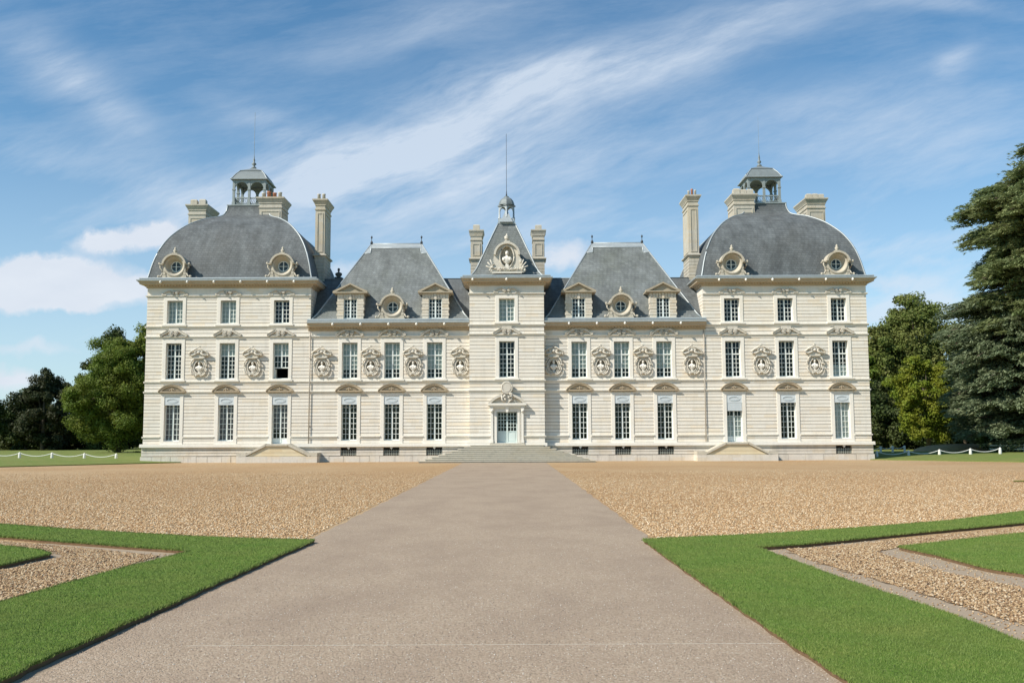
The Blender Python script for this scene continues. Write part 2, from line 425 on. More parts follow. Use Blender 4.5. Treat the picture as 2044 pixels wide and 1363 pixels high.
def ped_tri(mb, y=0, d=.18):
    for sx in (-1, 1):
        p = [(.96, .0), (.96, .09), (.42, .40), (.30, .40), (.30, .30), (.40, .27), (.86, .0)]
        p = [(sx * a, b) for a, b in p]
        if sx < 0: p = p[::-1]
        mb.prism(p, y - d, y + .05)
        mb.prism([(sx * .98, .08), (sx * .98, .115), (sx * .42, .435), (sx * .42, .40)][::(1 if sx > 0 else -1)], y - d - .04, y + .05)
        volute(mb, sx * .175, .18, .165, y - .17, sx)
        mb.prism(ell(sx * .175, .18, .15, .15, 14), y - .15, y + .05)
    mb.box(-.95, .95, y - d * .75, y + .05, -.055, .0); mb.box(-.34, .34, y - .12, y + .05, .34, .56)
def ped_low(mb, y=0):
    for sx in (-1, 1):
        pts = [(sx * (.92 - .62 * t), y - .10, .06 + .26 * sin(t * pi * .5)) for t in [i / 8 for i in range(9)]]
        mb.tube(pts, .035, 6); volute(mb, sx * .16, .19, .14, y - .17, sx)
        mb.prism(ell(sx * .16, .19, .12, .12, 12), y - .15, y + .05)
        mb.box(min(sx * .92, sx * .6), max(sx * .92, sx * .6), y - .13, y + .05, .0, .06)
    mb.box(-.9, .9, y - .08, y + .05, -.05, .0)
def arch_stone(mb, w, z0, z1, zt, zb, y=0):
    """flat stone surround: jambs, head"""
    mb.box(-.775, -w, y - .035, y + .31, zb, zt); mb.box(w, .775, y - .035, y + .31, zb, zt)
    mb.box(-w, w, y - .035, y + .31, z1, zt)
    if z0 > zb: mb.box(-w, w, y - .035, y + .31, zb, z0)
    mb.box(-.80, -.775, y - .02, y + .05, zb, zt); mb.box(.775, .80, y - .02, y + .05, zb, zt)
WH = .545
def window(kind, door=False, opened=False):
    z0, z1 = {'g': (1.49, 4.56), 'f': (5.80, 8.30), 't': (9.71, 11.31)}[kind]
    if door: z0 = 1.275
    mb = MB()
    if kind == 'g': sash(mb, WH, z0, 4.2, 7 if not door else 7, panel=.36 if door else 0)
    elif kind == 'f' and opened:
        sash(mb, WH, 6.55, z1, 2, transom=7.42); mb.box(-WH, -WH + .055, .29, .36, z0, 6.55); mb.box(WH - .055, WH, .29, .36, z0, 6.55); mb.box(-WH, WH, .29, .36, z0 - .0, z0 + .05)
        mb.box(-WH + .06, -WH + .11, .37, .84, z0 + .05, 6.5)
    elif kind == 'f': sash(mb, WH, z0, z1, 5, transom=7.42)
    else: sash(mb, WH, z0, z1, 5)
    w = mb.build('french_door' if door else 'window', M['paint'], ch)
    zl = 6.58 if opened else z0; p = MB(); p.add([(-WH, .335, zl), (WH, .335, zl), (WH, .335, z1), (-WH, .335, z1)], [(0, 1, 2, 3)]); p.build('pane', M['glass'], w)
    s = MB()
    if kind == 'g': arch_stone(s, WH, z0 if not door else 1.27, 4.57, 4.76, 1.276)
    elif kind == 'f': arch_stone(s, WH, 5.79, 8.31, 8.66, 5.72)
    else: arch_stone(s, WH, 9.70, 11.32, 11.56, 9.62)
    s.build('stone_surround', M['trim'], w)
    q = MB()
    if kind == 'g':
        ped_arc(q); q.v = [(a, b, c + 4.90) for a, b, c in q.v]
    elif kind == 'f':
        ped_tri(q); q.v = [(a, b, c + 8.80) for a, b, c in q.v]
    else:
        ped_low(q); q.v = [(a, b, c + 11.70) for a, b, c in q.v]
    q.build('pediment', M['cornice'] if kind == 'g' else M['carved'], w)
    if kind == 'g':
        r = MB(); r.box(-WH, WH, .0, .05, 3.98, 4.57)
        o = ell(0, 4.275, .40, .17, 28); i_ = ell(0, 4.275, .37, .14, 28); r.band(i_, o, -.022, .01); r.band(ell(0, 4.275, .30, .09, 28), ell(0, 4.275, .31, .10, 28), -.014, .01)
        r.box(-WH, WH, .05, .35, 4.53, 4.57); r.build('pelmet', M['pelmet'], w)
    else:
        zs = 5.72 if kind == 'f' else 9.62
        r = MB(); r.box(-.86, .86, -.16, .10, zs - .10, zs); r.box(-.80, .80, -.10, .10, zs - .16, zs - .10); r.build('sill', M['trim'], w)
    return w
def cloth(w, name, m, z0, z1, y=.37, hw=WH):
    mb = MB(); n = 22; V = []
    for i in range(n + 1):
        x = -hw + 2 * hw * i / n; yy = y + .012 * sin(i * 2.3) * (1 if name == 'curtain' else .25)
        V += [(x, yy, z0), (x, yy, z1)]
    mb.add(V, [(2 * i, 2 * i + 2, 2 * i + 3, 2 * i + 1) for i in range(n)]); mb.build(name, m, w)
protos = {}
def place(kind, x, y=0, cover=None, door=False, opened=False):
    key = (kind, door, opened)
    if key not in protos:
        w = protos[key] = window(kind, door, opened); w.location = (x, y, 0)
    else:
        w = copy_tree(protos[key], ch, (x, y, 0), skip=('blind', 'curtain', 'reflection_tone'))
    if cover: pending.append((w, cover))
    return w
pending = []
M['reflection_tone'] = simple('dusky_reflection_tone', (.22, .19, .22), .9, 0, .2, 8, 0)  # added sheets behind panes; their dusky colour stands in for reflections in the glass
gc = {-23.36: [('reflection_tone', 1.5, 4.0)], -19.6: [('reflection_tone', 1.5, 4.0)], -15.85: [('reflection_tone', 2.2, 4.0)], 23.36: [('curtain', 1.5, 4.0)], 15.85: [('curtain', 1.3, 3.1)]}
for x in ALLX: place('g', x, -.0 if abs(x) < 14 else -.02, gc.get(x), door=abs(x) == 15.85)
fc = {-23.36: None, -19.6: [('blind', 7.45, 8.3)], -15.85: [('blind', 7.45, 8.3)], 23.36: [('curtain', 5.8, 6.65)], 15.85: None, 19.6: None}
for x in ALLX:
    place('f', x, 0 if abs(x) < 14 else -.02, fc.get(x, [('blind', 6.45 + (0.03 if x > 0 else 0), 8.3)]) if abs(x) > 14 else [('blind', 6.42, 8.3)], opened=x == -15.85)
place('f', 0, TY)
for x in ALLX:
    if abs(x) > 14: place('t', x, -.02, {-23.36: [('blind', 9.71, 11.3)], -19.6: [('blind', 9.71, 11.3)]}.get(x))
place('t', 0, TY, [('blind', 9.71, 11.3)])
for w, cv in pending:
    for nm, a, b in cv: cloth(w, nm, M[nm], a, b)
# roller shade under one pelmet on the right, and one window standing open on the left
mb = MB(); mb.box(-.52, .52, .012, .03, 3.43, 3.985)
for i in range(7): mb.box(-.52, .52, .006, .012, 3.47 + i * .072, 3.49 + i * .072)
mb.build('outer_shade', M['pelmet'], [c for c in ch.children if c.name.startswith('french_door') and c.location.x > 0][0])

# basement windows
bp = None
for x in bas:
    if bp is None:
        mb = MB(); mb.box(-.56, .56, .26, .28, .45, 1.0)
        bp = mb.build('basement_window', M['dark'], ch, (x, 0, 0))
        mb = MB()
        for i in range(9): mb.box(-.50 + i * .125 - .016, -.50 + i * .125 + .016, .02, .05, .45, .84)
        for z in (.55, .72): mb.box(-.56, .56, .025, .045, z, z + .025)
        mb.build('grille', simple('grey_green_iron', (.36, .38, .33), .6, 0, .2, 5, 0), bp)
        mb = MB(); mb.prism([(-.09, .98), (.02, .86), (.10, 1.0), (.12, 1.05), (-.05, 1.05)], -.12, 0); mb.build('keystone', M['trim'], bp)
    else: copy_tree(bp, ch, (x, 0, 0))

# ------------------------------------------------------------------ bust medallions
def bust(mb, cx, y, z, s=1.0):
    """head, neck, shoulders with draped chest on a small foot"""
    prof = [(.05, -.30, .05), (.05, -.26, .05), (.10, -.22, .07), (.20, -.14, .10), (.245, -.04, .115), (.235, .03, .11), (.15, .09, .09), (.065, .115, .065), (.058, .16, .062)]
    loops = [[(cx + s * a * cos(2 * pi * i / 12), y + s * c * sin(2 * pi * i / 12), z + s * b) for i in range(12)] for a, b, c in prof]
    mb.rings(loops, True, True, True)
    mb.ball((cx, y - .01 * s, z + .27 * s), (.085 * s, .095 * s, .12 * s), 10, 8)
    mb.ball((cx, y - .105 * s, z + .26 * s), (.016 * s, .022 * s, .03 * s), 6, 5)
    mb.ball((cx, y + .02 * s, z + .32 * s), (.095 * s, .09 * s, .09 * s), 10, 7, .18)
    for sx in (-1, 1): mb.ball((cx + sx * .14 * s, y - .04 * s, z - .03 * s), (.10 * s, .09 * s, .11 * s), 8, 6, .15)
def medallion(x, y):
    mb = MB(); n = 36
    mb.band(ell(0, 0, .305, .40, n), ell(0, 0, .49, .585, n), -.08, .03)
    mb.arc_tube(0, 0, .335, .43, 0, 2 * pi, -.10, .035, 36)
    mb.arc_tube(0, 0, .465, .565, 0, 2 * pi, -.08, .045, 36)
    for sx in (-1, 1):                                    # ribbon scrolls that wrap the oval
        for a0, a1, r in ((.15, 1.15, .56), (-1.25, -.15, .55)):
            pts = []
            for i in range(11):
                a = a0 + (a1 - a0) * i / 10; rr = r + .05 * sin(i / 10 * pi)
                pts.append((sx * rr * cos(a), -.12 - .04 * sin(i / 10 * pi), (rr + .08) * sin(a)))
            mb.tube(pts, [.03 + .035 * sin(i / 10 * pi) for i in range(11)], 6)
            mb.ball(pts[0], .07, 7, 5, .2)
    for a in range(9): mb.ball((.18 * sin(a * .9 - 3.6) * .9, -.12, -.50 - .03 * (a % 2)), (.05, .06, .05), 6, 5, .3)
    m = mb.build('bust_medallion', M['carved'], ch, (x, y, 6.62))
    b = MB(); bust(b, 0, .0, -.03, 1.12); b.box(-.09, .09, -.08, .12, -.44, -.35); b.build('bust', M['trim'], m)
    c = MB(); c.add([(-.325, .30, -.41), (.325, .30, -.41), (.325, .30, .40), (-.325, .30, .40)], [(0, 1, 2, 3)]); c.build('niche', M['carved'], m)
    k = MB()
    base = [(-.36, .60), (.36, .60), (.42, .70), (.60, .78), (.66, .92), (.55, 1.06), (.34, 1.14), (.22, 1.24), (-.22, 1.24), (-.34, 1.14), (-.55, 1.06), (-.66, .92), (-.60, .78), (-.42, .70)]
    k.prism(base, -.15, .03)
    for sx in (-1, 1):
        pts = [(sx * .68, -.20, .86), (sx * .66, -.22, .98), (sx * .52, -.24, 1.09), (sx * .34, -.25, 1.18), (sx * .18, -.25, 1.28), (sx * .06, -.25, 1.30)]
        k.tube(pts, [.05, .06, .06, .055, .05, .04], 7)
        k.tube([(sx * .10, -.19, 1.00), (sx * .28, -.22, .88), (sx * .46, -.20, .82), (sx * .60, -.17, .86)], [.05, .07, .06, .04], 7)
        k.ball((sx * .64, -.2, .84), .07, 7, 5, .2); k.ball((sx * .24, -.2, 1.06), (.10, .08, .08), 8, 6, .3)
    k.box(-.34, .34, -.24, .02, .60, .66); k.box(-.26, .26, -.20, .02, .56, .60)
    k.ball((0, -.2, 1.02), (.13, .1, .12), 8, 6, .3); k.arc_tube(0, 1.40, .07, .07, 0, 2 * pi, -.12, .035, 12); k.ball((0, -.1, 1.40), .05, 6, 5)
    k.build('canopy', M['carved'], m)
    return m
mp = None
for x in MEDX:
    y = 0 if abs(x) < 14 else -.02
    if mp is None: mp = medallion(x, y)
    else: copy_tree(mp, ch, (x, y, 6.62))

# ------------------------------------------------------------------ roofs
DP = [(5.80, 12.90), (5.70, 13.35), (5.55, 14.05), (5.28, 14.95), (4.90, 15.77), (4.42, 16.48), (3.68, 17.26), (2.80, 17.86), (2.15, 18.14), (1.80, 18.34), (1.64, 18.62), (1.56, 18.86), (1.53, 19.12)]
def smooth_prof(P, k=4):
    out = []
    for i in range(len(P) - 1):
        p0 = P[max(i - 1, 0)]; p1 = P[i]; p2 = P[i + 1]; p3 = P[min(i + 2, len(P) - 1)]
        for j in range(k):
            t = j / k
            out.append(tuple(.5 * ((2 * b) + (-a + c) * t + (2 * a - 5 * b + 4 * c - d) * t * t + (-a + 3 * b - 3 * c + d) * t ** 3) for a, b, c, d in zip(p0, p1, p2, p3)))
    return out + [P[-1]]
DPs = smooth_prof(DP); DY = 5.75
for sg in (-1, 1):
    mb = MB()
    for k in range(4):                                   # four curved slopes, smooth along the curve, sharp at the hips
        a = k * pi / 2; R = Matrix.Rotation(a, 3, 'Z')
        loops = [[tuple(R @ Vector((-w + 2 * w * i / 10, -w, z))) for i in range(11)] for w, z in DPs]
        mb.rings([[(PAV * sg + p[0], DY + p[1], p[2]) for p in l] for l in loops], True, closed=False)
    d = mb.build('dome_roof', M['slate'], ch)
    h = MB()
    for sx, sy in ((1, -1), (-1, -1), (1, 1), (-1, 1)):
        h.tube([(PAV * sg + sx * (w - .01), DY + sy * (w - .01), z) for w, z in DPs], .055, 6)
    h.build('lead_hip', M['lead'], d)
def lantern(cx, rod):
    mb = MB(); s = 1.17; z0 = 19.10
    mb.sweep_rect(-s, s, -s, s, [(.30, z0), (.40, z0 + .04), (.40, z0 + .12), (.20, z0 + .14), (.20, z0 + .18)], True, True)
    L = mb.build('lantern', M['lead_old'], ch, (cx, DY, 0))
    posts = [(-s, -s), (0, -s), (s, -s), (-s, 0), (s, 0), (-s, s), (0, s), (s, s)]
    pp = None
    for x, y in posts:
        if pp is None:
            m = MB(); m.box(-.085, .085, -.085, .085, z0 + .18, 21.2); m.box(-.12, .12, -.12, .12, z0 + .16, z0 + .40); m.box(-.12, .12, -.12, .12, 20.42, 20.50); pp = m.build('column', M['lead_old'], L, (x, y, 0))
        else: copy_tree(pp, L, (x, y, 0))
    for ax in range(2):
        for side_ in (-s, s):
            m = MB()
            for c in (-s / 2, s / 2):
                r = s / 2 - .085; n = 12; zc = 20.55
                arc = [(c + r * cos(pi * i / n), zc + r * sin(pi * i / n)) for i in range(n + 1)]
                top = [(c + r * cos(pi * i / n), 21.22) for i in range(n + 1)]
                m.band(arc, top, side_ - .06, side_ + .06, closed=False)
            m.box(-s, s, side_ - .05, side_ + .05, 19.78, 19.86); m.box(-s, s, side_ - .05, side_ + .05, z0 + .26, z0 + .32)
            for i in range(8):
                for c in (-s / 2, s / 2):
                    xx = c - .42 + i * .12
                    m.tube([(xx - .05, side_, z0 + .32), (xx + .05, side_, z0 + .56), (xx - .03, side_, 19.78)], .022, 4)
            if ax: m.v = [(y, x, z) for x, y, z in m.v]; m.f = [f[::-1] for f in m.f]
            m.build('arcade', M['lead_old'], L)
    m = MB(); m.sweep_rect(0, 0, 0, 0, [(1.22, 21.18), (1.38, 21.22), (1.40, 21.28), (1.30, 21.34), (1.22, 21.50), (1.08, 21.72), (.90, 21.93), (.80, 22.02), (.84, 22.03), (.84, 22.07), (.55, 22.20), (.25, 22.34), (.10, 22.48)], True, True)
    r = m.build('lantern_roof', M['lead_dark'], L)
    m = MB(); 
    for sx, sy in ((1, -1), (-1, -1), (1, 1), (-1, 1)): m.tube([(sx * w, sy * w, z) for w, z in ((1.38, 21.30), (1.30, 21.35), (1.22, 21.51), (1.08, 21.73), (.90, 21.94), (.82, 22.04))], .035, 5)
    m.sweep_rect(0, 0, 0, 0, [(1.39, 21.23), (1.42, 21.25), (1.42, 21.29), (1.36, 21.31)]); m.build('lead_trim', M['lead'], r)
    m = MB(); m.lathe(0, 0, [(.16, 22.42), (.20, 22.5), (.10, 22.58), (.07, 22.66), (.19, 22.76), (.15, 22.84), (.06, 22.94), (.09, 23.08), (.05, 23.18), (.03, 23.4), (.016, 23.5), (.014, rod)], 10)
    m.build('spire', M['lead_dark'], L); return L
L1 = lantern(-PAV - .0, 26.9); L2 = copy_tree(L1, ch, (PAV, DY, 0), skip=('spire',))
m = MB(); m.lathe(0, 0, [(.16, 22.42), (.20, 22.5), (.10, 22.58), (.07, 22.66), (.17, 22.76), (.13, 22.84), (.06, 22.94), (.08, 23.08), (.04, 23.3), (.014, 23.55), (.006, 26.4)], 10); m.build('spire', M['lead_dark'], L2)

# hipped wing roofs
def hip(sg):
    c = 8.27 * sg; x0, x1 = (-13.72, -2.72) if sg < 0 else (2.72, 13.72); r = 1.87; zt, yt = 16.13, 4.0; zb, yb = 9.97, .05
    ins = MB()
    def pt(x, t): return (x, yb + (yt - yb) * t, zb + (zt - zb) * t)
    # slight bell-cast foot
    ts = [0, .04, .08, .5, 1.0]; lift = [0, .10, .11, 0, 0]
    rows = []
    for t, l in zip(ts, lift):
        a = x0 + (c - r - x0) * t; b = x1 + (c + r - x1) * t; y = yb + (yt - yb) * t; z = zb + (zt - zb) * t - l
        rows.append([(a, y, z), (b, y, z), (b, 8 - y, z), (a, 8 - y, z)])
    ins.rings(rows, cap1=True); o = ins.build('hipped_roof', M['slate_moss'], ch)
    l = MB(); e = .03
    for t0, t1, a0, b0, a1, b1 in ((.935, 1.0, c - r, c + r, c - r, c + r),):
        n = Vector((0, -(zt - zb), (yt - yb))).normalized() * e
        v = [Vector(pt(a0, t0)) + n, Vector(pt(b0, t0)) + n, Vector(pt(b1, t1)) + n, Vector(pt(a1, t1)) + n]
        l.add([tuple(p) for p in v] + [tuple(p - n * .9) for p in v], [(0, 1, 2, 3), (0, 4, 5, 1), (1, 5, 6, 2), (2, 6, 7, 3), (3, 7, 4, 0)])
    for sx in (-1, 1):
        t0 = .865; xe = c + sx * r; base = x0 if sx < 0 else x1; xh = base + (xe - base) * t0
        tri = [pt(xe, t0), pt(xh, t0), pt(xe, 1.0)]
        n = Vector((0, -(zt - zb), (yt - yb))).normalized() * e
        tri = [Vector(p) + n for p in (tri if sx < 0 else [tri[1], tri[0], tri[2]])]
        l.add([tuple(p) for p in tri] + [tuple(p - n * .9) for p in tri], [(1, 0, 2) if sx < 0 else (0, 1, 2), (0, 1, 4, 3), (1, 2, 5, 4), (2, 0, 3, 5)])
        l.tube([pt(xe, 1.0), pt(xe, t0)], .045, 6); l.tube([pt(xe, t0), pt(xh, t0)], .035, 6)
        l.tube([(base, yb, zb + .02), (base + (xe - base) * .08, yb + (yt - yb) * .08, zb + (zt - zb) * .08 - .1), (xe, yt, zt)], .055, 6)
        l.tube([(base, 8 - yb, zb), (xe, 8 - yt, zt)], .055, 6)
    l.tube([(c - r, yt, zt), (c + r, yt, zt)], .05, 6); l.tube([pt(c - r, .945), pt(c + r, .945)], .04, 6)
    l.build('lead_ridge', M['lead'], o)
    for sx in (-1, 1):
        f = MB(); f.lathe(c + sx * r, yt, [(.10, 16.10), (.09, 16.28), (.03, 16.34), (.02, 16.5), (.05, 16.55), (.075, 16.62), (.05, 16.69), (.012, 16.74)], 8); f.build('finial', M['iron'], o)
    return o
for sg in (-1, 1):
    hip(sg)
    mb = MB(); a, b = (-14.2, -2.3) if sg < 0 else (2.3, 14.2)
    mb.prism([(0.0, 0)] * 0 or [(a, 9.9), (b, 9.9), (b, 9.91), (a, 9.91)], .1, .12)
    mb.v = []; mb.f = []; mb.sm = []; mb.mi = []
    mb.add([(a, .45, 9.92), (b, .45, 9.92), (b, 3.1, 13.3), (a, 3.1, 13.3), (b, 5.9, 13.3), (a, 5.9, 13.3), (b, 7.9, 9.92), (a, 7.9, 9.92)], [(0, 1, 2, 3), (3, 2, 4, 5), (5, 4, 6, 7), (0, 3, 5, 7), (1, 6, 4, 2)])
    o = mb.build('link_roof', M['slate'], ch)
    l = MB(); l.tube([(a, 3.1, 13.32), (b, 3.1, 13.32)], .04, 6); l.build('lead_ridge', M['lead_dark'], o)
# tower roof: steep pyramid with bell-cast foot
mb = MB(); TC = 2.1
tp = [(2.62, 12.90), (2.40, 13.10), (2.12, 13.55), (1.80, 14.30), (1.40, 15.25), (1.02, 16.15), (.62, 17.07)]
tp = smooth_prof(tp, 3)
for k in range(4):
    R = Matrix.Rotation(k * pi / 2, 3, 'Z')
    mb.rings([[(R @ Vector((-w + 2 * w * i / 6, -w, z)))[:] for i in range(7)] for w, z in tp], True, closed=False)
mb.v = [(x + .0, y + TC, z) for x, y, z in mb.v]
o = mb.build('tower_roof', M['slate_moss'], ch)
l = MB()
for sx, sy in ((1, -1), (-1, -1), (1, 1), (-1, 1)): l.tube([(sx * w, TC + sy * w, z) for w, z in tp], .05, 6)
l.build('lead_hip', M['lead'], o)
# belfry, set cornerwise
mb = MB(); mb.sweep_rect(0, 0, 0, 0, [(.60, 17.03), (.66, 17.07), (.66, 17.15), (.58, 17.18), (.54, 17.5)], True, True)
bf = mb.build('belfry', M['lead'], ch, (0, TC, 0))
m = MB(); m.sweep_rect(0, 0, 0, 0, [(.50, 17.16), (.44, 17.22), (.30, 17.52), (.16, 17.86), (.07, 18.12)], True); m.v = [(x, y - .35, z) for x, y, z in m.v]; m.build('hatch_cover', M['lead'], bf)
pp = None
for a in range(4):
    x, y = .52 * sin(a * pi / 2), -.52 * cos(a * pi / 2)
    if pp is None: m = MB(); m.lathe(0, 0, [(.09, 17.3), (.09, 17.62), (.065, 17.66), (.055, 18.4)], 8); m.ball((0, -.02, 17.6), .11, 8, 6); pp = m.build('column', M['lead'], bf, (x, y, 0))
    else: copy_tree(pp, bf, (x, y, 0))
m = MB()
for a in range(4):
    R = Matrix.Rotation(a * pi / 2 + pi / 4, 3, 'Z'); n = 8; r = .30; t = MB()
    arc = [(r * cos(pi * i / n), 18.12 + r * .9 * sin(pi * i / n)) for i in range(n + 1)]; top = [(r * cos(pi * i / n) * 1.2, 18.45) for i in range(n + 1)]
    t.band(arc, top, -.40, -.33, closed=False); m.add([(R @ Vector(v))[:] for v in t.v], t.f)
m.build('arcade', M['lead'], bf)
m = MB(); m.lathe(0, 0, [(.56, 18.42), (.66, 18.46), (.67, 18.53), (.58, 18.58)], 4, pi / 2, False)
m.lathe(0, 0, [(.59, 18.56), (.56, 18.72), (.48, 18.92), (.34, 19.08), (.20, 19.16), (.18, 19.17), (.18, 19.22), (.08, 19.26)], 8, pi / 2, False); r = m.build('belfry_cap', M['lead_dark'], bf)
m = MB(); m.lathe(0, 0, [(.07, 19.24), (.04, 19.4), (.018, 19.7), (.014, 23.95)], 8); m.build('spire', M['iron'], bf)

# ------------------------------------------------------------------ chimneys
def chimney(x0, x1, y0, y1, zb, zt, corbel=None, pots=('stone', 3), panel=True):
    mb = MB(); c = zt - .48; ov = .14 if x1 - x0 < .9 and not (zb < 12) else .2
    if corbel:
        rr = MB(); h = corbel - zb; n = max(2, int(h / .24))
        for i in range(n): mb.sweep_rect(x0 - .03, x1 + .03, y0 - .03, y1 + .03, [(-.03, zb + i * h / n), (.0, zb + i * h / n + .02), (.0, zb + (i + 1) * h / n - .02), (-.03, zb + (i + 1) * h / n)])
        mb.sweep_rect(x0, x1, y0, y1, [(.0, corbel - .12), (.16, corbel - .02), (.16, corbel + .05), (0, corbel + .12)], True)
        z = corbel + .1
    else: z = zb
    mb.sweep_rect(x0, x1, y0, y1, [(0, z), (0, c - .35), (.05, c - .33), (.06, c - .25), (.0, c - .22), (0, c), (.05, c + .02), (.05, c + .08), (ov * .6, c + .22), (ov, c + .36), (ov + .02, c + .38), (ov + .02, zt), (.0, zt + .03)], True)
    if panel:                                           # raised panel frames
        for (a, b, q, s_) in ((x0, x1, y0, 0), (y0, y1, x0, 1), (y0, y1, x1, 2)):
            w = b - a; e = .13
            for p0, p1, q0, q1 in ((a + e, b - e, c - .62, c - .56), (a + e, b - e, z + .15, z + .21), (a + e, a + e + .06, z + .21, c - .62), (b - e - .06, b - e, z + .21, c - .62)):
                if q1 <= q0: continue
                if s_ == 0: mb.box(p0, p1, q - .035, q + .02, q0, q1)
                else:
                    d = -.035 if s_ == 1 else .035; u, v = sorted((q + d, q - d * .5)); mb.box(u, v, p0, p1, q0, q1)
    o = mb.build('chimney', M['chimney'], ch)
    kind, n = pots
    for i in range(n):
        cx = x0 + (x1 - x0) * (i + .5) / n; cy = y0 + .32 + rnd.random() * .1; h = rnd.uniform(.42, .56); r = min(.2, (x1 - x0) / n * .38); m = MB()
        if kind == 'stone': m.sweep_rect(cx, cx, cy, cy, [(r * 1.25, zt), (r * 1.25, zt + h * .75), (r, zt + h * .9)], True)
        else: m.lathe(cx, cy, [(r, zt), (r * .85, zt + h * .8), (r, zt + h * .85), (r, zt + h)], 10)
        m.build('chimney_pot', M['chimney'] if kind == 'stone' or i in (0, n - 1) else M['terracotta'], o)
chimney(-25.05, -23.70, 7.3, 10.0, 15.5, 19.98, pots=('stone', 2))
chimney(-18.62, -16.95, 4.0, 6.1, 16.0, 19.72, pots=('clay', 4))
chimney(-14.18, -13.48, 3.0, 5.3, 11.5, 19.31, 15.08, ('clay', 2))
chimney(13.48, 14.22, 3.0, 5.3, 11.5, 19.50, 15.0, ('clay', 3))
chimney(17.12, 18.66, 4.0, 6.1, 16.0, 19.82, pots=('stone', 3))
chimney(23.55, 24.95, 7.0, 9.8, 15.5, 20.22, pots=('stone', 3))
chimney(-2.72, -1.90, 4.72, 6.2, 12.5, 17.31, 15.08, ('stone', 1))
chimney(1.98, 2.82, 4.72, 6.2, 12.5, 17.31, 15.08, ('stone', 1))
# small statue silhouette on a stepped gable behind the left wing roof
mb = MB(); mb.prism([(-13.1, 12.8), (-12.2, 12.8), (-12.45, 13.75), (-12.65, 13.85), (-13.1, 13.85)], 5.2, 5.9); b = MB()
g = mb.build('rear_gable', M['slate'], ch); bust(b, -12.85, 5.5, 14.12, 1.1); b.build('bust', M['shade_bust'], g)

# ------------------------------------------------------------------ dormers
def dormer(x, y, z):
    mb = MB(); n = 7; H = 1.44
    for sx in (-1, 1):
        for i in range(n):
            a, b = (.47, .965 if i % 2 else .92); p, q = sorted((sx * a, sx * b)); h = H / n
            mb.box(p, q, (0 if i % 2 else .02), .5, i * h + .012, (i + 1) * h - .012)
        p, q = sorted((sx * .48, sx * .90)); mb.box(p, q, .05, 2.2, 0, 1.74)
    k = 9
    for i in range(k):
        a = -.93 + 1.86 * i / k; b = a + 1.86 / k; mid = i == k // 2
        mb.box(a + .012, b - .012, -.05 if mid else (0 if i % 2 else .02), .4, H - (.06 if mid else 0), 1.76)
    o = mb.build('dormer', M['dormer'], ch, (x, y, z))
    m = MB(); sash(m, .46, .02, 1.43, 5, y=.12, st=.045, mun=.028); w = m.build('window_frame', M['paint'], o)
    m = MB(); m.add([(-.46, .17, .02), (.46, .17, .02), (.46, .17, 1.43), (-.46, .17, 1.43)], [(0, 1, 2, 3)]); m.build('pane', M['glass'], w)
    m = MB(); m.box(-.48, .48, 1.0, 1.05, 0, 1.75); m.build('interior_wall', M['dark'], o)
    m = MB(); m.box(-1.0, 1.0, -.06, 2.2, 1.76, 1.82); m.box(-1.22, 1.22, -.20, 2.2, 1.82, 1.90)
    m.prism([(-1.05, 1.90), (1.05, 1.90), (0, 2.40)], -.02, .3)
    for sx in (-1, 1):
        p = [(sx * 1.22, 1.90), (sx * 1.22, 1.96), (0, 2.53), (0, 2.42), (sx * 1.0, 1.90)]
        m.prism(p if sx > 0 else p[::-1], -.20, .4)
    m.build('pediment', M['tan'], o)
    m = MB()
    m.add([(-1.22, .4, 1.91), (0, .4, 2.5), (1.22, .4, 1.91), (-1.22, 3.0, 1.91), (0, 3.0, 2.5), (1.22, 3.0, 1.91)], [(0, 1, 4, 3), (1, 2, 5, 4), (0, 2, 1)]); m.build('dormer_roof', M['slate'], o)
    return o
dp = dormer(-11.02, -.02, 9.98)
for x in (-5.03, 5.07, 11.02): copy_tree(dp, ch, (x, -.02, 9.98))
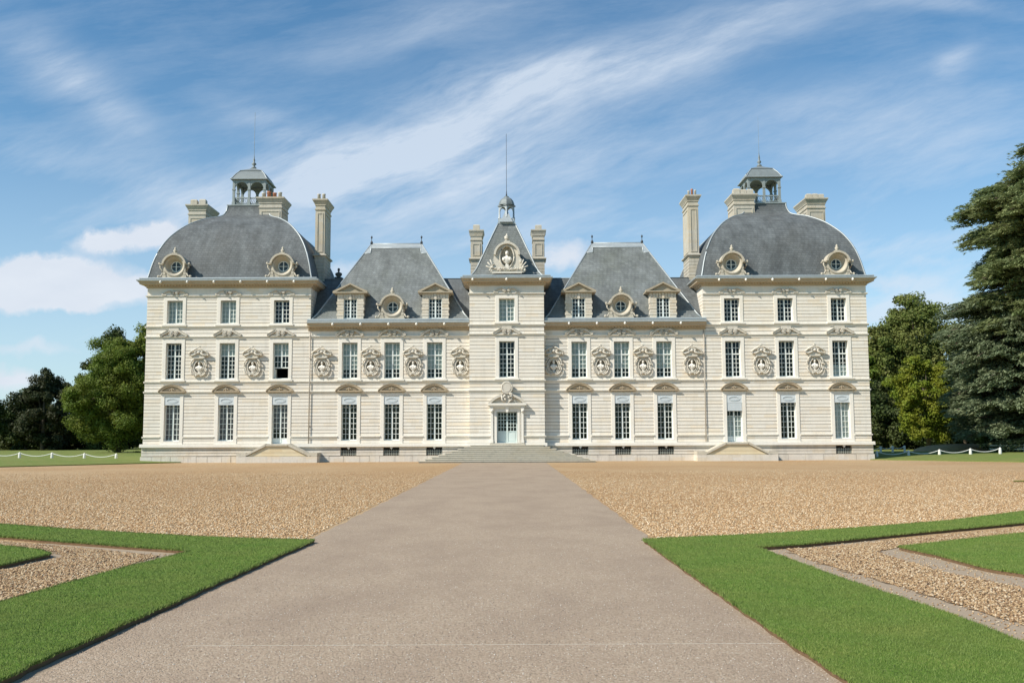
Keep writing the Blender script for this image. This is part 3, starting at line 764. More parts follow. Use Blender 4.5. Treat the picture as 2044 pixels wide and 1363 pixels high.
def oeil(x, y, z):
    mb = MB(); n = 32; RI, RO = .37, .72
    mb.rings([[(r * cos(2 * pi * i / n), yy, r * sin(2 * pi * i / n)) for i in range(n)] for r, yy in ((RI, .40), (.40, .30), (.60, .02), (.61, -.04), (.66, -.06), (.74, -.06), (.76, -.02), (.76, .3), (.74, 2.6))], True)
    mb.prism([(-.86, -.86), (.86, -.86), (.86, -.62), (.80, -.60), (.76, -.1), (.72, .05)] + [(.72 * cos(a), .72 * sin(a)) for a in [0.1 - i * .25 for i in range(1, 12)]] + [(-.72, .05), (-.76, -.1), (-.80, -.60), (-.86, -.62)], .0, 1.2) if False else None
    outl_b = [(-.80 + 1.6 * i / 16, -.86) for i in range(17)]
    arcb = [(.70 * cos(pi + pi * i / 16), .70 * sin(pi + pi * i / 16)) for i in range(17)]
    mb.band(arcb, [(max(-.80, min(.80, a)), -.86) if 2 < i < 14 else ((-.80 if i <= 2 else .80), b) for i, (a, b) in enumerate([(-.80, .02), (-.80, -.3), (-.80, -.6)] + [(-.80 + 1.6 * (i - 3) / 10, -.86) for i in range(3, 14)] + [(.80, -.6), (.80, -.3), (.80, .02)])], -.0, 1.4, closed=False)
    for k in range(3):
        zz = -.86 + k * .23
        for sx in (-1, 1):
            a, b = (.60 + .03 * k, .84 - .03 * k); p, q = sorted((sx * a, sx * b)); mb.box(p, q, -.05, .3, zz + .015, zz + .215)
    mb.box(-.88, .88, -.08, .6, -.90, -.80)
    o = mb.build('round_dormer', M['ring'], ch, (x, y, z))
    m = MB(); aa = [pi * (.06 + .88 * i / 16) for i in range(17)]
    m.band([(.74 * cos(a), .74 * sin(a)) for a in aa], [(.87 * cos(a), .87 * sin(a)) for a in aa], -.27, 1.0, closed=False)
    for sx in (-1, 1):
        m.box(*sorted((sx * .72, sx * 1.06)), -.16, .4, .08, .15); m.ball((sx * 1.05, -.08, .16), .09, 7, 5, .2)
        m.tube([(sx * .98, -.04, .06), (sx * 1.0, -.04, -.12), (sx * .88, -.04, -.28), (sx * .84, -.04, -.45)], [.07, .06, .05, .03], 6)
        m.tube([(sx * .84, 0, -.5), (sx * .95, 0, -.72), (sx * 1.12, 0, -.76)], [.05, .06, .06], 6); m.ball((sx * 1.12, 0, -.74), .10, 7, 5, .2)
    m.build('hood_moulding', M['ring'], o)
    m = MB(); m.box(-.17, .17, -.14, .25, .84, .92); m.lathe(0, .05, [(.10, .92), (.08, .97), (.15, 1.06), (.14, 1.13), (.06, 1.20), (.09, 1.26), (.03, 1.36)], 10); m.build('finial', M['ring'], o)
    m = MB(); m.band(ell(0, 0, .33, .33, 24), ell(0, 0, .375, .375, 24), .34, .40); m.box(-.028, .028, .33, .39, -.34, .34); m.box(-.34, .34, .335, .385, -.018, .018); w = m.build('window_frame', M['paint'], o)
    m = MB(); m.add([(p[0], .385, p[1]) for p in ell(0, 0, .36, .36, 24)], [tuple(range(24))]); m.build('pane', M['glass'], w)
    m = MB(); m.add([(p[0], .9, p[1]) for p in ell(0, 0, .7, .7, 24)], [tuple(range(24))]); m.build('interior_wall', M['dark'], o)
    return o
op = oeil(-23.36, -.34, 13.74)
for x, y, z in ((-15.78, -.34, 13.74), (15.88, -.34, 13.74), (23.30, -.34, 13.74), (-8.05, -.12, 10.84), (8.05, -.12, 10.84)): copy_tree(op, ch, (x, y, z))

# ------------------------------------------------------------------ bust niche on the tower roof
mb = MB(); n = 24
outl = [(.90 * cos(-.5 * pi + 2 * pi * i / n), .90 * sin(-.5 * pi + 2 * pi * i / n)) for i in range(n)]
outl = [((-.95 if x < 0 else .95) if z < -.05 and abs(x) > .3 else x, max(z, -.9) if z > -.6 else -1.3) for x, z in outl]
mb.band(ell(0, -.12, .44, .72, n, -pi / 2), outl, -.02, 1.2)
nb = mb.build('bust_niche', M['carved'], ch, (.03, TY - .05, 14.36))
m = MB(); m.add([(p[0], .38, p[1]) for p in ell(0, -.12, .6, .85, n)], [tuple(range(n))]); m.build('niche', M['carved'], nb)
m = MB(); bust(m, 0, .06, -.25, 1.45); m.box(-.12, .12, -.08, .2, -.95, -.68); m.box(-.2, .2, -.12, .2, -1.1, -.93); m.build('bust', M['trim'], nb)
m = MB(); m.band([(.78 * cos(a), .78 * sin(a)) for a in [pi * i / 20 for i in range(21)]], [(.92 * cos(a), .92 * sin(a)) for a in [pi * i / 20 for i in range(21)]], -.22, .6, closed=False)
m.arc_tube(0, -.12, .50, .78, 0, 2 * pi, -.05, .05, 32); m.box(-1.05, 1.05, -.2, .5, -1.32, -1.18); m.build('hood_moulding', M['carved'], nb)
m = MB()
for sx in (-1, 1):
    for _ in range(26):
        t = rnd.random(); m.ball((sx * (.95 + .45 * t * rnd.random()), -.1 + rnd.random() * .2, -1.15 + (1 - t) * .95 * rnd.random()), (rnd.uniform(.05, .13), .08, rnd.uniform(.05, .13)), 7, 5, .5)
    for a in (.3, .7, 1.1): m.tube([(sx * .9, -.05, -1.0), (sx * (.9 + .6 * cos(a)), -.12, -1.0 + .75 * sin(a))], [.03, .05], 5)
for _ in range(30): m.ball((rnd.uniform(-.8, .8), -.12, -1.08 + rnd.random() * .14), (rnd.uniform(.05, .09), .07, rnd.uniform(.04, .08)), 6, 5, .5)
m.build('trophy_carving', M['carved'], nb)
m = MB(); m.box(-.22, .22, -.18, .3, .90, .98); m.ball((0, 0, 1.2), (.19, .18, .14), 10, 7, .25); m.lathe(0, 0, [(.16, .98), (.10, 1.08), (.15, 1.2), (.20, 1.30), (.05, 1.42), (.06, 1.5)], 8); m.build('finial', M['carved'], nb)

# ------------------------------------------------------------------ entrance
mb = MB(); sash(mb, .70, 1.275, 3.40, 5, cols=3, panel=.80, y=.29, st=.07, mun=.035)
d = mb.build('entrance_door', M['door_paint'], ch, (0, TY, 0))
m = MB(); m.add([(-.7, .335, 2.05), (.7, .335, 2.05), (.7, .335, 3.4), (-.7, .335, 3.4)], [(0, 1, 2, 3)]); m.build('pane', M['glass'], d)
m = MB(); m.tube([(.07, .245, 2.12), (.13, .235, 2.12)], .02, 6); m.tube([(.07, .29, 2.12), (.07, .235, 2.12)], .018, 6); m.build('handle', M['iron'], d)
mb = MB()
for sx in (-1, 1):
    mb.box(*sorted((sx * .71, sx * .86)), -.08, .25, 1.28, 3.55); mb.box(*sorted((sx * .86, sx * .93)), -.05, .1, 1.28, 3.6); mb.box(*sorted((sx * .97, sx * 1.13)), -.12, .1, 1.28, 3.42)
    mb.box(*sorted((sx * .95, sx * 1.16)), -.15, .1, 1.28, 1.48); mb.prism([(sx * .96, 3.42), (sx * 1.16, 3.42), (sx * 1.18, 3.72), (sx * .94, 3.72)][::sx], -.24, .1)
    mb.ball((sx * 1.06, -.22, 3.48), (.08, .07, .10), 8, 6, .1)
mb.box(-.71, .71, -.08, .25, 3.41, 3.55); mb.box(-.97, .97, -.06, .1, 3.56, 3.72)
mb.prism([(-.07, 3.38), (.07, 3.38), (.13, 3.74), (-.13, 3.74)], -.20, .1)
mb.box(-1.22, 1.22, -.26, .1, 3.73, 3.86); mb.box(-1.33, 1.33, -.36, .1, 3.86, 4.0)
ds = mb.build('door_surround', M['trim'], ch, (0, TY, 0))
m = MB()
hw, rise = 1.30, .64; R = (hw * hw + rise * rise) / (2 * rise); a = math.asin(hw / R); zc = 4.02 + rise - R
for s0, s1 in ((-1, -.24), (.24, 1)):
    aa = [a * (s0 + (s1 - s0) * i / 10) for i in range(11)]
    m.band([(R * sin(t), zc + R * cos(t)) for t in aa], [((R - .15) * sin(t) * .98, max(4.0, zc + (R - .15) * cos(t))) for t in aa], -.34, .1, closed=False)
m.prism([(-1.2, 4.0), (1.2, 4.0)] + [((R - .1) * sin(t) * .95, max(4.01, zc + (R - .1) * cos(t))) for t in [a * (.9 - 1.8 * i / 14) for i in range(15)]], -.10, .1)
m.prism(ell(0, 5.06, .27, .30, 20), -.34, .1); m.arc_tube(0, 5.06, .33, .36, 0, 2 * pi, -.24, .09, 24, 7)
for i in range(26): t = 2 * pi * i / 26; m.ball((.36 * cos(t), -.28, 5.06 + .39 * sin(t)), .065, 6, 5, .4)
for sx in (-1, 1):
    for i in range(9): m.ball((sx * (.12 + .24 * rnd.random()), -.3, 4.15 + .5 * rnd.random()), rnd.uniform(.05, .10), 6, 5, .4)
    m.tube([(sx * .10, -.3, 4.05), (sx * .34, -.33, 4.25), (sx * .36, -.32, 4.5), (sx * .20, -.3, 4.68)], [.05, .08, .08, .05], 6)
m.prism([(-.18, 4.0), (.18, 4.0), (.28, 4.75), (-.28, 4.75)], -.24, .1); m.build('cartouche_pediment', M['carved'], ds)

mb = MB()
for i in range(9):
    w = 2.52 + .415 * i; zt = 1.255 - .14 * i if False else 1.14 - .126 * i; y = -1.35 - .31 * i
    mb.box(-w + .04, w - .04, y + .04, -.2, zt - .126, zt - .045); mb.box(-w, w, y, -.2, zt - .045, zt)
mb.box(-1.2, 1.2, TY - .25, -.2, 1.14, 1.262)
mb.build('front_steps', M['steps'], ch)
for sg in (-1, 1):
    c = 15.68 * sg; mb = MB()
    prof = [(-2.05, .44), (2.05, .44), (.70, 1.14), (-.70, 1.14)]
    n = 3
    for i in range(n):
        z0 = .44 + i * .235; z1 = z0 + .235; f = lambda z: 2.05 - (z - .44) / .70 * 1.35
        mb.prism([(-f(z0), z0 + .02), (f(z0), z0 + .02), (f(z1), z1), (-f(z1), z1)], -1.30, -.1)
        mb.box(-f(z0) + .05, f(z0) - .05, -1.28, -.1, z0 - .01, z0 + .02)
    o = mb.build('side_steps', M['ochre'], ch, (c, 0, 0))
    m = MB(); t = .13
    for sx in (-1, 1):
        p = [(sx * 2.18, .42), (sx * 2.30, .50), (sx * .78, 1.28), (sx * .72, 1.15)]; m.prism(p[::-1] if sx < 0 else p, -1.40, -.08)
        m.box(*sorted((sx * 2.12, sx * 2.75)), -1.38, -.1, .44, .66)
    m.box(-.76, .76, -1.40, -.02, 1.13, 1.262); m.build('coping', M['steps'], o)
    m = MB(); m.box(-2.75, 2.75, -1.42, -.1, -.05, .425); m.build('base_course', M['plinth'], o)
    for i in range(4):
        pass

# ------------------------------------------------------------------ ground
def clampnoise(x, y, s): return mnoise.noise(Vector((x * s, y * s, 3.1)))
def ground_mat(name, build):
    m, nt, b = mat(name); g = NT(nt); build(g, b, world_pos(g)); return m
def gravel_b(c1, c2, c3, c4, sc=28, bump=.8):
    def f(g, b, p):
        v = g.n('ShaderNodeTexVoronoi', ins={'Vector': p, 'Scale': sc}); n = g.noise(p, 2.2, 6, .7); nb = g.noise(p, .12, 4, .5); nf = g.noise(p, 9, 6, .75)
        sep = g.n('ShaderNodeSeparateColor', ins={0: v.outputs['Color']})
        c = g.ramp(sep.outputs[0], [(0, c1), (.35, c2), (.7, c3), (1, c4)])
        c = g.mix(.45, c, g.mix(nf, tuple(x * .55 for x in c2), tuple(min(1, x * 1.45) for x in c2)))
        c = g.mix(g.math('MULTIPLY', g.ramp(n, [(.4, (0, 0, 0)), (.7, (1, 1, 1))]), .35), c, c1)
        c = g.mix(g.math('MULTIPLY', g.ramp(nb, [(.4, (0, 0, 0)), (.65, (1, 1, 1))]), .3), c, c4)
        g.nt.links.new(c, b.inputs['Base Color']); b.inputs['Roughness'].default_value = .9; b.inputs['Specular IOR Level'].default_value = .25
        h = g.math('ADD', g.math('MULTIPLY', v.outputs['Distance'], -1.0), g.math('MULTIPLY', nf, .9))
        g.nt.links.new(g.bump(h, bump, .04), b.inputs['Normal'])
    return f
M['gravel'] = ground_mat('orange_gravel', gravel_b((.28, .165, .075), (.43, .268, .13), (.52, .352, .19), (.58, .45, .28)))
M['bed_gravel'] = ground_mat('bed_gravel', gravel_b((.17, .11, .06), (.30, .20, .115), (.38, .27, .16), (.44, .35, .24), 22, 1))
def path_b(g, b, p):
    n = g.noise(p, 45, 4, .75); n2 = g.noise(g.map(p, (.8, .45, 1)), 1.0, 7, .66); v = g.n('ShaderNodeTexVoronoi', ins={'Vector': p, 'Scale': 60})
    sep = g.n('ShaderNodeSeparateColor', ins={0: v.outputs['Color']})
    c = g.ramp(sep.outputs[0], [(0, (.21, .16, .10)), (.3, (.35, .255, .175)), (.8, (.415, .32, .228)), (1, (.50, .42, .32))])
    c = g.mix(.4, c, g.mix(n, (.25, .19, .135), (.44, .355, .265)))
    c = g.mix(g.math('MULTIPLY', g.ramp(n2, [(.42, (0, 0, 0)), (.66, (1, 1, 1))]), .55), c, (.255, .19, .138))
    g.nt.links.new(c, b.inputs['Base Color']); b.inputs['Roughness'].default_value = .92; b.inputs['Specular IOR Level'].default_value = .2
    g.nt.links.new(g.bump(g.math('ADD', n, g.math('MULTIPLY', v.outputs['Distance'], -1)), .55, .012), b.inputs['Normal'])
M['path'] = ground_mat('fine_taupe_gravel', path_b)
def dirt_b(g, b, p):
    n = g.noise(p, 14, 5, .75); n2 = g.noise(p, 1.5, 5, .6)
    c = g.mix(n, (.22, .165, .11), (.42, .34, .245)); c = g.mix(g.math('MULTIPLY', n2, .5), c, (.34, .25, .16))
    g.nt.links.new(c, b.inputs['Base Color']); b.inputs['Roughness'].default_value = .95; g.nt.links.new(g.bump(n, .5, .02), b.inputs['Normal'])
M['dirt'] = ground_mat('packed_grey_dirt', dirt_b)
def grass_b(c1, c2, c3):
    def f(g, b, p):
        n = g.noise(p, 30, 5, .75); n2 = g.noise(p, .8, 6, .65); n3 = g.noise(p, 4, 6, .7)
        c = g.mix(n, c1, c2); c = g.mix(g.math('MULTIPLY', g.ramp(n2, [(.4, (0, 0, 0)), (.7, (1, 1, 1))]), .6), c, c3)
        c = g.mix(g.math('MULTIPLY', g.ramp(n3, [(.5, (0, 0, 0)), (.75, (1, 1, 1))]), .4), c, tuple(x * .6 for x in c1))
        g.nt.links.new(c, b.inputs['Base Color']); b.inputs['Roughness'].default_value = .9; b.inputs['Specular IOR Level'].default_value = .15
        g.nt.links.new(g.bump(n, .9, .03), b.inputs['Normal'])
    return f
M['lawn'] = ground_mat('mown_lawn', grass_b((.080, .150, .018), (.155, .255, .036), (.175, .20, .045)))
M['far_lawn'] = ground_mat('far_lawn', grass_b((.11, .16, .035), (.19, .23, .06), (.25, .22, .08)))
M['earth'] = simple('cut_earth_edge', (.16, .10, .055), .95, 0, .35, 12, .8, .1)
def blade_b(g, b, p):
    n = g.noise(p, 1.4, 7, .7); n2 = g.noise(p, 40, 2, .6)
    c = g.mix(n2, (.108, .165, .032), (.212, .275, .080)); c = g.mix(g.math('MULTIPLY', g.ramp(n, [(.44, (0, 0, 0)), (.66, (1, 1, 1))]), .65), c, (.225, .25, .065)); c = g.mix(g.math('MULTIPLY', g.ramp(g.noise(p, 2.3, 6, .7), [(.5, (0, 0, 0)), (.72, (1, 1, 1))]), .6), c, (.085, .13, .03))
    g.nt.links.new(c, b.inputs['Base Color']); b.inputs['Roughness'].default_value = .7; b.inputs['Specular IOR Level'].default_value = .2
M['blade'] = ground_mat('grass_blade', blade_b)

mb = MB(); mb.add([(-1500, -200, -.03), (1500, -200, -.03), (1500, 2500, -.03), (-1500, 2500, -.03)], [(0, 1, 2, 3)]); struct(mb.build('ground', M['far_lawn']))
def sheet(name, pts, z, m):
    mb = MB(); mb.add([(x, y, z) for x, y in pts], [tuple(range(len(pts)))]); return struct(mb.build(name, m))
sheet('forecourt', [(-75, -53.0), (75, -53.0), (75, 6), (-75, 6)], 0, M['gravel'])
sheet('garden_soil', [(-60, -90), (60, -90), (60, -53.0), (-60, -53.0)], -.004, M['dirt'])
pv = [(-2.93, -95), (2.55, -95)]
ys = [-95 + i * .25 for i in range(372)]
L = [(-2.9 + .07 * clampnoise(0, y, .9) + .06 * clampnoise(4, y, 3), y) for y in ys]; R_ = [(2.56 + .07 * clampnoise(9, y, .9) + .06 * clampnoise(14, y, 3), y) for y in ys]
mb = MB(); k = len(ys); mb.add([(x, y, .006) for x, y in L] + [(x, y, .006) for x, y in R_], [(i, k + i, k + i + 1, i + 1) for i in range(k - 1)]); struct(mb.build('path', M['path']))
mb = MB(); mb.box(-2.2, 2.5, -60.733, -60.729, .0, .0080); tag(mb.build('joint_strip', simple('pale_joint', (.55, .50, .42), .8)), 'thin pale edging strip laid straight across the fine gravel path in the foreground', 'edging strip')

def densify(pts, step=.12, amp=.022):
    out = []
    for i in range(len(pts)):
        a, b = Vector(pts[i]), Vector(pts[(i + 1) % len(pts)]); n = max(1, int((b - a).length / step)); n = min(n, 160)
        for j in range(n):
            p = a + (b - a) * j / n; out.append((p.x + amp * (clampnoise(p.x + 5, p.y, 3.0) + .8 * clampnoise(p.x, p.y, 9.0)), p.y + amp * clampnoise(p.x, p.y + 9, 3.0)))
    return out
def lawn(name, pts, h=.055, z0=-.01):
    pts = densify(pts); n = len(pts); mb = MB()
    mb.add([(x, y, h) for x, y in pts], [tuple(range(n))])
    mb.add([(x, y, h) for x, y in pts] + [(x, y, h - .02) for x, y in pts], [(i, n + i, n + (i + 1) % n, (i + 1) % n) for i in range(n)], mi=0)
    mb.add([(x, y, h - .02) for x, y in pts] + [(x, y, z0) for x, y in pts], [(i, n + i, n + (i + 1) % n, (i + 1) % n) for i in range(n)], mi=1)
    o = mb.build(name, [M['lawn'], M['earth']])
    return struct(o)
lawnL = [(-2.72, -53.11), (-3.79, -52.84), (-4.90, -52.43), (-7.19, -51.24), (-9.23, -49.99), (-40, -29.8), (-42, -32.0), (-11.0, -50.5), (-8.01, -52.34), (-6.15, -53.42), (-4.31, -54.45), (-4.17, -54.62),
         (-4.42, -56.45), (-4.56, -58.12), (-4.66, -59.9), (-4.8, -75), (-3.05, -75), (-3.01, -61.97), (-3.0, -61.2), (-2.93, -59.12), (-2.84, -56)]
lawnR = [(2.37, -53.21), (2.41, -56.5), (2.44, -58.7), (2.48, -60.89), (2.53, -62.17), (2.6, -75), (4.4, -75), (4.25, -62.5), (4.23, -59.77), (3.99, -57.45), (3.83, -54.35), (4.64, -53.96), (6.85, -52.4), (9.62, -50.58),
         (44, -26.5), (42, -24.1), (11.0, -47.91), (8.57, -50.04), (6.57, -51.3), (4.47, -52.46)]
islL = [(-6.02, -54.80), (-6.40, -54.35), (-7.30, -53.70), (-16, -47.5), (-20, -60), (-9.5, -60), (-7.2, -57.3), (-6.09, -56.03)]
islR = [(5.87, -54.37), (6.0, -55.49), (6.01, -56.62), (6.19, -57.19), (6.7, -60), (7.5, -64), (24, -64), (26, -41), (8.63, -52.48)]
for nm, pts in (('lawn', lawnL), ('lawn', lawnR), ('lawn', islL), ('lawn', islR)): lawn(nm, pts)
lawn('lawn', [(17.9, -33.9), (30, -35.5), (34, -29.5)])
# gravel laid in the parterre beds (leaving the bare dirt margins)
bedL = [(-4.55, -54.75), (-6.2, -53.62), (-8.1, -52.55), (-16, -47.8), (-16, -48.6), (-7.3, -53.5), (-6.2, -54.2), (-5.85, -54.8), (-5.95, -56.1), (-7.0, -57.5), (-9.3, -60.2), (-9, -66), (-5.0, -66), (-4.85, -60), (-4.75, -58.1), (-4.6, -56.5)]
bedR = [(4.3, -54.2), (4.8, -54.1), (7.0, -52.6), (9.7, -50.8), (20, -43.6), (20, -44.6), (8.6, -52.25), (5.9, -54.15), (5.45, -54.6), (5.45, -55.6), (5.5, -56.7), (5.7, -57.6), (6.2, -61), (6.9, -66), (4.9, -66), (4.72, -60), (4.5, -57.5), (4.25, -55.4)]
sheet('parterre_gravel', densify(bedL, .15, .14), .002, M['bed_gravel']); sheet('parterre_gravel', densify(bedR, .15, .14), .002, M['bed_gravel'])

# far lawns rising gently either side of the chateau
def far_lawn(line, out_dir):
    mb = MB(); rows = []
    prof = [(0, -.01), (0, .06), (1.5, .10), (6, .28), (14, .33), (60, .35), (900, .5)]
    for d, z in prof: rows.append([(x + out_dir[0] * d, y + out_dir[1] * d, z) for x, y in line])
    mb.rings(rows, closed=False); return struct(mb.build('lawn', M['far_lawn']))
far_lawn([(-60, -44), (-30.2, -9.7), (-22.6, -.25), (-22.6, 40), (-22.6, 900)], (-1, 0))
far_lawn([(24.0, 1200), (24.0, 40), (24.0, 2.2), (25.2, -.3), (31.6, -8.1), (60, -44)], (1, 0))
mb = MB()
loops = []
for k in range(6):
    t = k / 5; r = 1 - t * t * .95; loops.append([(39.6 + 4.6 * r * cos(a) * 1.0, 17 + 1.6 * r * sin(a), .25 + .65 * sin(t * pi / 2) * (1 + .1 * sin(a * 5))) for a in [2 * pi * i / 28 for i in range(28)]])
mb.rings(loops, True, cap1=True); struct(mb.build('earth_bank', ground_mat('dry_bank', grass_b((.24, .20, .10), (.42, .32, .18), (.45, .31, .19)))))

# ---- numpy helpers for the stuff
def np_mesh(name, V, F, m):
    me = bpy.data.meshes.new(name); nv, nf, k = len(V), len(F), F.shape[1]
    me.vertices.add(nv); me.vertices.foreach_set('co', V.astype('f').ravel()); me.loops.add(nf * k); me.loops.foreach_set('vertex_index', F.astype('i').ravel())
    me.polygons.add(nf); me.polygons.foreach_set('loop_start', np.arange(0, nf * k, k, dtype='i')); me.update(calc_edges=True); me.validate()
    me.materials.append(m); o = bpy.data.objects.new(name, me); col.objects.link(o); return o
RS = np.random.RandomState(3)
def in_poly(P, pts):
    x, y = P[:, 0], P[:, 1]; ins = np.zeros(len(P), bool); n = len(pts)
    for i in range(n):
        x1, y1 = pts[i]; x2, y2 = pts[(i + 1) % n]
        if y1 == y2: continue
        c = ((y1 > y) != (y2 > y)) & (x < (x2 - x1) * (y - y1) / (y2 - y1) + x1); ins ^= c
    return ins
def scatter(pts, dens, ymin=-62.6, ymax=-20, fall=None):
    xs = [p[0] for p in pts]; ys_ = [max(min(p[1], ymax), ymin) for p in pts]
    x0, x1, y0, y1 = max(min(xs), -24), min(max(xs), 24), min(ys_), max(ys_)
    n = int((x1 - x0) * (y1 - y0) * dens); P = np.stack([RS.uniform(x0, x1, n), RS.uniform(y0, y1, n)], 1)
    D = P[:, 1] + 68.6; keep = (np.abs(P[:, 0] - .36) < D * .56) & in_poly(P, pts)
    if fall: keep &= RS.rand(n) < np.clip((fall / D) ** 2, 0, 1) * np.clip((ymax + 0 - P[:, 1]) / max(1, (ymax - ymin) * .45), 0, 1)
    return P[keep]
def blades(P, z, hgt, wid):
    n = len(P); a = RS.uniform(0, 2 * pi, n); h = hgt * RS.uniform(.5, 1.25, n); w = wid * RS.uniform(.7, 1.3, n); l = RS.uniform(0, .9, n) * h; b = RS.uniform(0, 2 * pi, n)
    D = np.clip((P[:, 1] + 68.6) / 8, 1, 3); w = w * D
    V = np.zeros((n, 3, 3)); V[:, 0, 0] = P[:, 0] - w * np.cos(a); V[:, 0, 1] = P[:, 1] - w * np.sin(a); V[:, 1, 0] = P[:, 0] + w * np.cos(a); V[:, 1, 1] = P[:, 1] + w * np.sin(a)
    V[:, 0, 2] = z; V[:, 1, 2] = z; V[:, 2, 0] = P[:, 0] + l * np.cos(b); V[:, 2, 1] = P[:, 1] + l * np.sin(b); V[:, 2, 2] = z + h
    return V.reshape(-1, 3)
Vs = [blades(scatter(p, 9000, fall=8), .052, .017, .0022) for p in (lawnL, lawnR)] + [blades(scatter(p, 6000, fall=8), .052, .017, .0024) for p in (islL, islR)]
# ragged fringe along the cut edges
def fringe(pts, n=420):
    out = []
    for i in range(len(pts)):
        a, b = np.array(pts[i]), np.array(pts[(i + 1) % len(pts)]); L_ = np.linalg.norm(b - a); k = int(min(L_, 14) * n); t = RS.rand(k, 1); out.append(a + (b - a) * t + RS.normal(0, .012, (k, 2)))
    P = np.concatenate(out); return P[(P[:, 1] > -62.8) & (np.abs(P[:, 0]) < 14)]
Vs += [blades(fringe(densify(p)), .040, .034, .0030) for p in (lawnL, lawnR, islL, islR)]
V = np.concatenate(Vs); tag(np_mesh('grass', V, np.arange(len(V)).reshape(-1, 3), M['blade']), 'short mown green grass blades on the edging lawns beside the path', 'grass', kind='stuff')
OC = np.array([(1, 0, 0), (0, 1, 0), (-1, 0, 0), (0, -1, 0), (0, 0, 1), (0, 0, -1)], float); OF = np.array([(0, 1, 4), (1, 2, 4), (2, 3, 4), (3, 0, 4), (1, 0, 5), (2, 1, 5), (3, 2, 5), (0, 3, 5)])
def pebbles(P, z, size, name, m, label):
    n = len(P); S = size * RS.uniform(.5, 1.3, (n, 1, 3)) * np.array([1, 1, .55]); V = OC[None] * S + RS.normal(0, size * .12, (n, 6, 3)); a = RS.uniform(0, 2 * pi, n); c, s_ = np.cos(a)[:, None], np.sin(a)[:, None]
    X = V[..., 0] * c - V[..., 1] * s_; Y = V[..., 0] * s_ + V[..., 1] * c; V = np.stack([X + P[:, 0:1], Y + P[:, 1:2], V[..., 2] + z], -1).reshape(-1, 3)
    F = (OF[None] + (np.arange(n) * 6)[:, None, None]).reshape(-1, 3); return tag(np_mesh(name, V, F, m), label, 'gravel', kind='stuff')
def peb_b(c1, c2, c3, c4):
    def f(g, b, p):
        wn = g.n('ShaderNodeNewGeometry').outputs['Random Per Island']
        c = g.ramp(wn, [(0, c1), (.3, c2), (.72, c3), (1, c4)]); g.nt.links.new(c, b.inputs['Base Color']); b.inputs['Roughness'].default_value = .75; b.inputs['Specular IOR Level'].default_value = .3
    return f
M['pebble'] = ground_mat('orange_pebble', peb_b((.25, .14, .06), (.44, .27, .13), (.55, .38, .21), (.72, .61, .44)))
court = [(-24, -18), (24, -18), (24, -38.6), (17.5, -43), (11.2, -47.7), (8.6, -49.9), (6.6, -51.15), (4.5, -52.3), (2.62, -53.0), (2.62, -18), (-2.98, -18), (-2.98, -52.9), (-3.8, -52.7), (-4.9, -52.3), (-7.2, -51.1), (-9.2, -49.85), (-24, -40.2)]
pebbles(scatter(court, 700, ymin=-53.2, ymax=-18, fall=15.5), .006, .021, 'gravel', M['pebble'], 'loose orange gravel stones on the forecourt before the chateau')
pebbles(np.concatenate([scatter(bedL, 1500, ymax=-44), scatter(bedR, 1500, ymax=-44)]), .008, .019, 'gravel', ground_mat('bed_pebble', peb_b((.15, .085, .045), (.31, .195, .10), (.42, .29, .155), (.56, .46, .32))), 'loose mixed gravel stones in the parterre beds')
pebbles(np.concatenate([scatter([(-4.4, -54.6), (-9.3, -51.9), (-16, -47.6), (-16, -60), (-9, -66), (-4.7, -66)], 130, ymax=-44), scatter([(3.95, -54.4), (9.7, -50.7), (20, -43.4), (20, -50), (7.6, -66), (4.4, -66), (4.15, -58)], 130, ymax=-44)]), .002, .012, 'gravel', M['pebble'], 'scattered small stones on the bare soil margins of the parterre beds')
pa = [(-2.88, -18), (2.54, -18), (2.54, -62.6), (-2.92, -62.6)]
pebbles(scatter(pa, 420, ymax=-44, fall=8.5), .007, .006, 'gravel', ground_mat('path_grit', peb_b((.15, .11, .09), (.33, .27, .22), (.45, .38, .31), (.66, .62, .55))), 'fine grit scattered on the central path')

# ------------------------------------------------------------------ fences
def catenary(a, b, sag, n=12): 
    a, b = Vector(a), Vector(b); return [tuple(a + (b - a) * (i / n) - Vector((0, 0, sag * 4 * (i / n) * (1 - i / n)))) for i in range(n + 1)]
def chain_fence(name, label, pts, h=.44, r=.10, sag=.22, square=False, extra=None):
    base = pts[0]; e = empty(name, (base[0], base[1], base[2]), label, 'fence', None); pp = None
    for p in pts:
        q = (p[0] - base[0], p[1] - base[1], p[2] - base[2])
        if pp is None:
            m = MB()
            if square: m.sweep_rect(0, 0, 0, 0, [(r, -.1), (r * .95, h - .03), (r * .7, h)], True)
            else: m.lathe(0, 0, [(r * 1.25, -.1), (r * 1.2, .05), (r, h * .75), (r * .75, h * .93), (r * .3, h)], 10)
            pp = m.build('post', M['whitewash'], e, q)
        else: copy_tree(pp, e, q)
    top = h - .06
    seq = list(pts) + (extra or [])
    for a, b in zip(seq[:-1], seq[1:]):
        m = MB(); m.tube([(x - base[0], y - base[1], z - base[2]) for x, y, z in catenary((a[0], a[1], a[2] + top), (b[0], b[1], b[2] + top), sag)], .028, 6); m.build('rope', M['rope'], e)
    return e
chain_fence('rope_fence', 'low white posts joined by drooping white rope on the lawn left of the chateau', [(-37.6, 3, .34), (-35.35, 3, .32), (-33.0, 3, .29), (-30.65, 3, .24), (-28.35, 3, .20)], .42, .09)
chain_fence('rope_fence', 'low white posts joined by drooping white rope on the lawn right of the chateau', [(26.75, 3, .12), (29.05, 3, .15), (31.3, 3, .21), (33.55, 3, .27), (35.7, 3, .33)], .46, .095)
